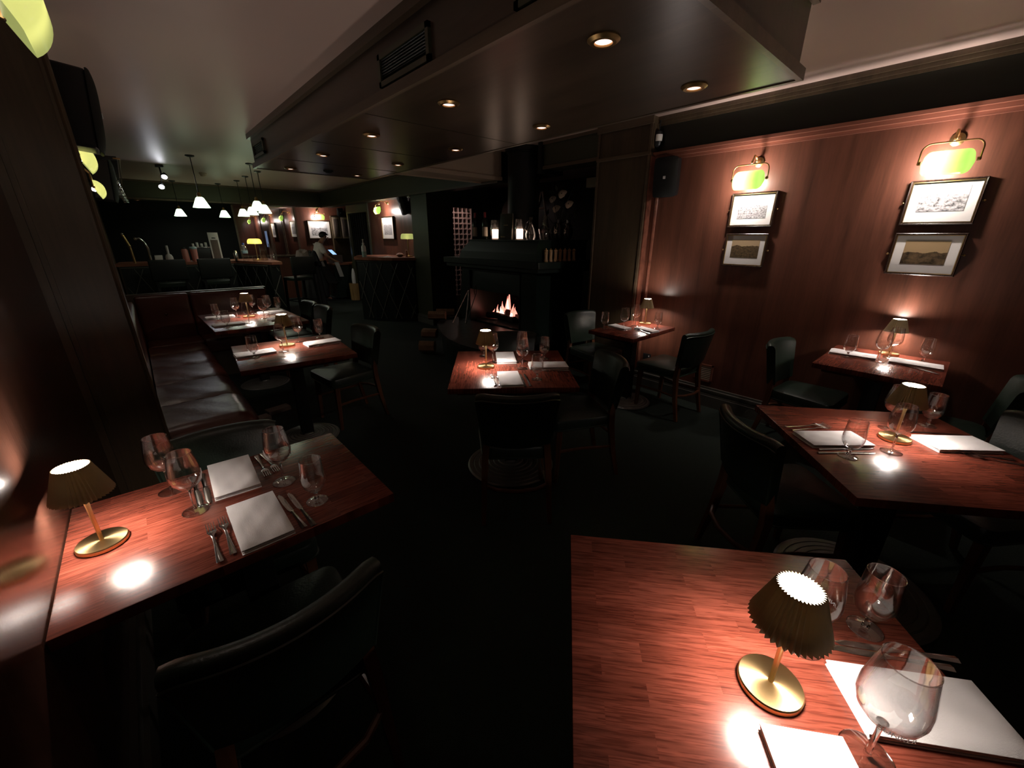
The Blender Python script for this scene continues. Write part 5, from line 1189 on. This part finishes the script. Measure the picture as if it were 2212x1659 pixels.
for vtx in [q for q in b.verts if q.co.z < P(0, 0, 1.545)[2] or (q.co.x > P(3.715, 0, 0)[0] and q.co.z < 1.60)]: b.verts.remove(vtx)
obj('hair', b, 'hair', person)
skin('shirt', [(P(3.44, 11.15, .96), (.115, .15)), (P(3.44, 11.15, 1.12), (.125, .16)), (P(3.485, 11.15, 1.30), (.125, .165)), (P(3.545, 11.15, 1.40), (.075, .095)),
      (P(3.50, 10.99, 1.345), .078), (P(3.585, 10.95, 1.155), .066), (P(3.50, 11.31, 1.345), .078), (P(3.60, 11.35, 1.16), .066)], [(0, 1), (1, 2), (2, 3), (2, 4), (4, 5), (2, 6), (6, 7)], 'shirt', person)
skin('trousers', [(P(3.46, 11.15, .95), (.12, .15)), (P(3.46, 11.05, .86), .10), (P(3.53, 11.04, .50), .078), (P(3.50, 11.03, .07), .065), (P(3.46, 11.25, .86), .10), (P(3.60, 11.27, .50), .078), (P(3.54, 11.28, .07), .065)], [(0, 1), (1, 2), (2, 3), (0, 4), (4, 5), (5, 6)], 'trouser', person)
for k, (x, y) in enumerate(((3.54, 11.03), (3.58, 11.28))):
    b = B(); pad(b, [(-.12, -.045), (.14, -.04), (.14, .04), (-.12, .045)], [(0, .004), (.03, 0), (.07, .02)], dome=.01, rad=.035, mx=Matrix.Translation(P(x, y, 0))); obj('shoe', b, 'black', person)
b = B(); grid(b, lambda u_, v_: (P(3.47, 0, 0)[0] + (.16+.10*v_)*math.sin(D(-15+210*u_)) + .15*v_*v_, -(.185+.05*v_)*math.cos(D(-15+210*u_)), 1.0-.56*v_ + .012*math.sin(u_*25)*v_), 25, 12); bmesh.ops.solidify(b, geom=b.faces[:], thickness=.006); obj('apron', b, 'apron', person)
b = B(); tube(b, [(P(3.45, 0, 0)[0]+.165*math.cos(a*PI/12), .195*math.sin(a*PI/12), .985) for a in range(24)], .014, 6, closed=True); obj('apron_tie', b, 'apron', person)
b = B(); grid(b, lambda u_, v_: (P(3.76+.09*u_+.08*v_, 0, 0)[0] + .01*math.sin(20*u_), P(0, 10.92-.02*u_, 0)[1] - .02*v_, .96-.36*v_), 12, 10); bmesh.ops.solidify(b, geom=b.faces[:], thickness=.008); obj('towel', b, 'linen', person)
b = B(); grid(b, lambda u_, v_: (P(3.44+.06*u_+.03*v_, 0, 0)[0], P(0, 10.945, 0)[1] - .01*v_, .99-.12*v_), 6, 6); bmesh.ops.solidify(b, geom=b.faces[:], thickness=.008); obj('shirt_tail', b, 'shirt', person)
t = thing('tablet', 'blue lit tablet held by the waiter', 'tablet', (3.82, 11.15, 1.19)); mx = T(0, 0, 0, .5, -.9, 0)
b = B(); bbox(b, -.075, .075, -.005, .005, -.10, .10, .003, mx); obj('case', b, 'black', t); b = B(); bbox(b, -.066, .066, -.0068, -.0045, -.09, .09, .001, mx); obj('screen', b, 'screen', t)
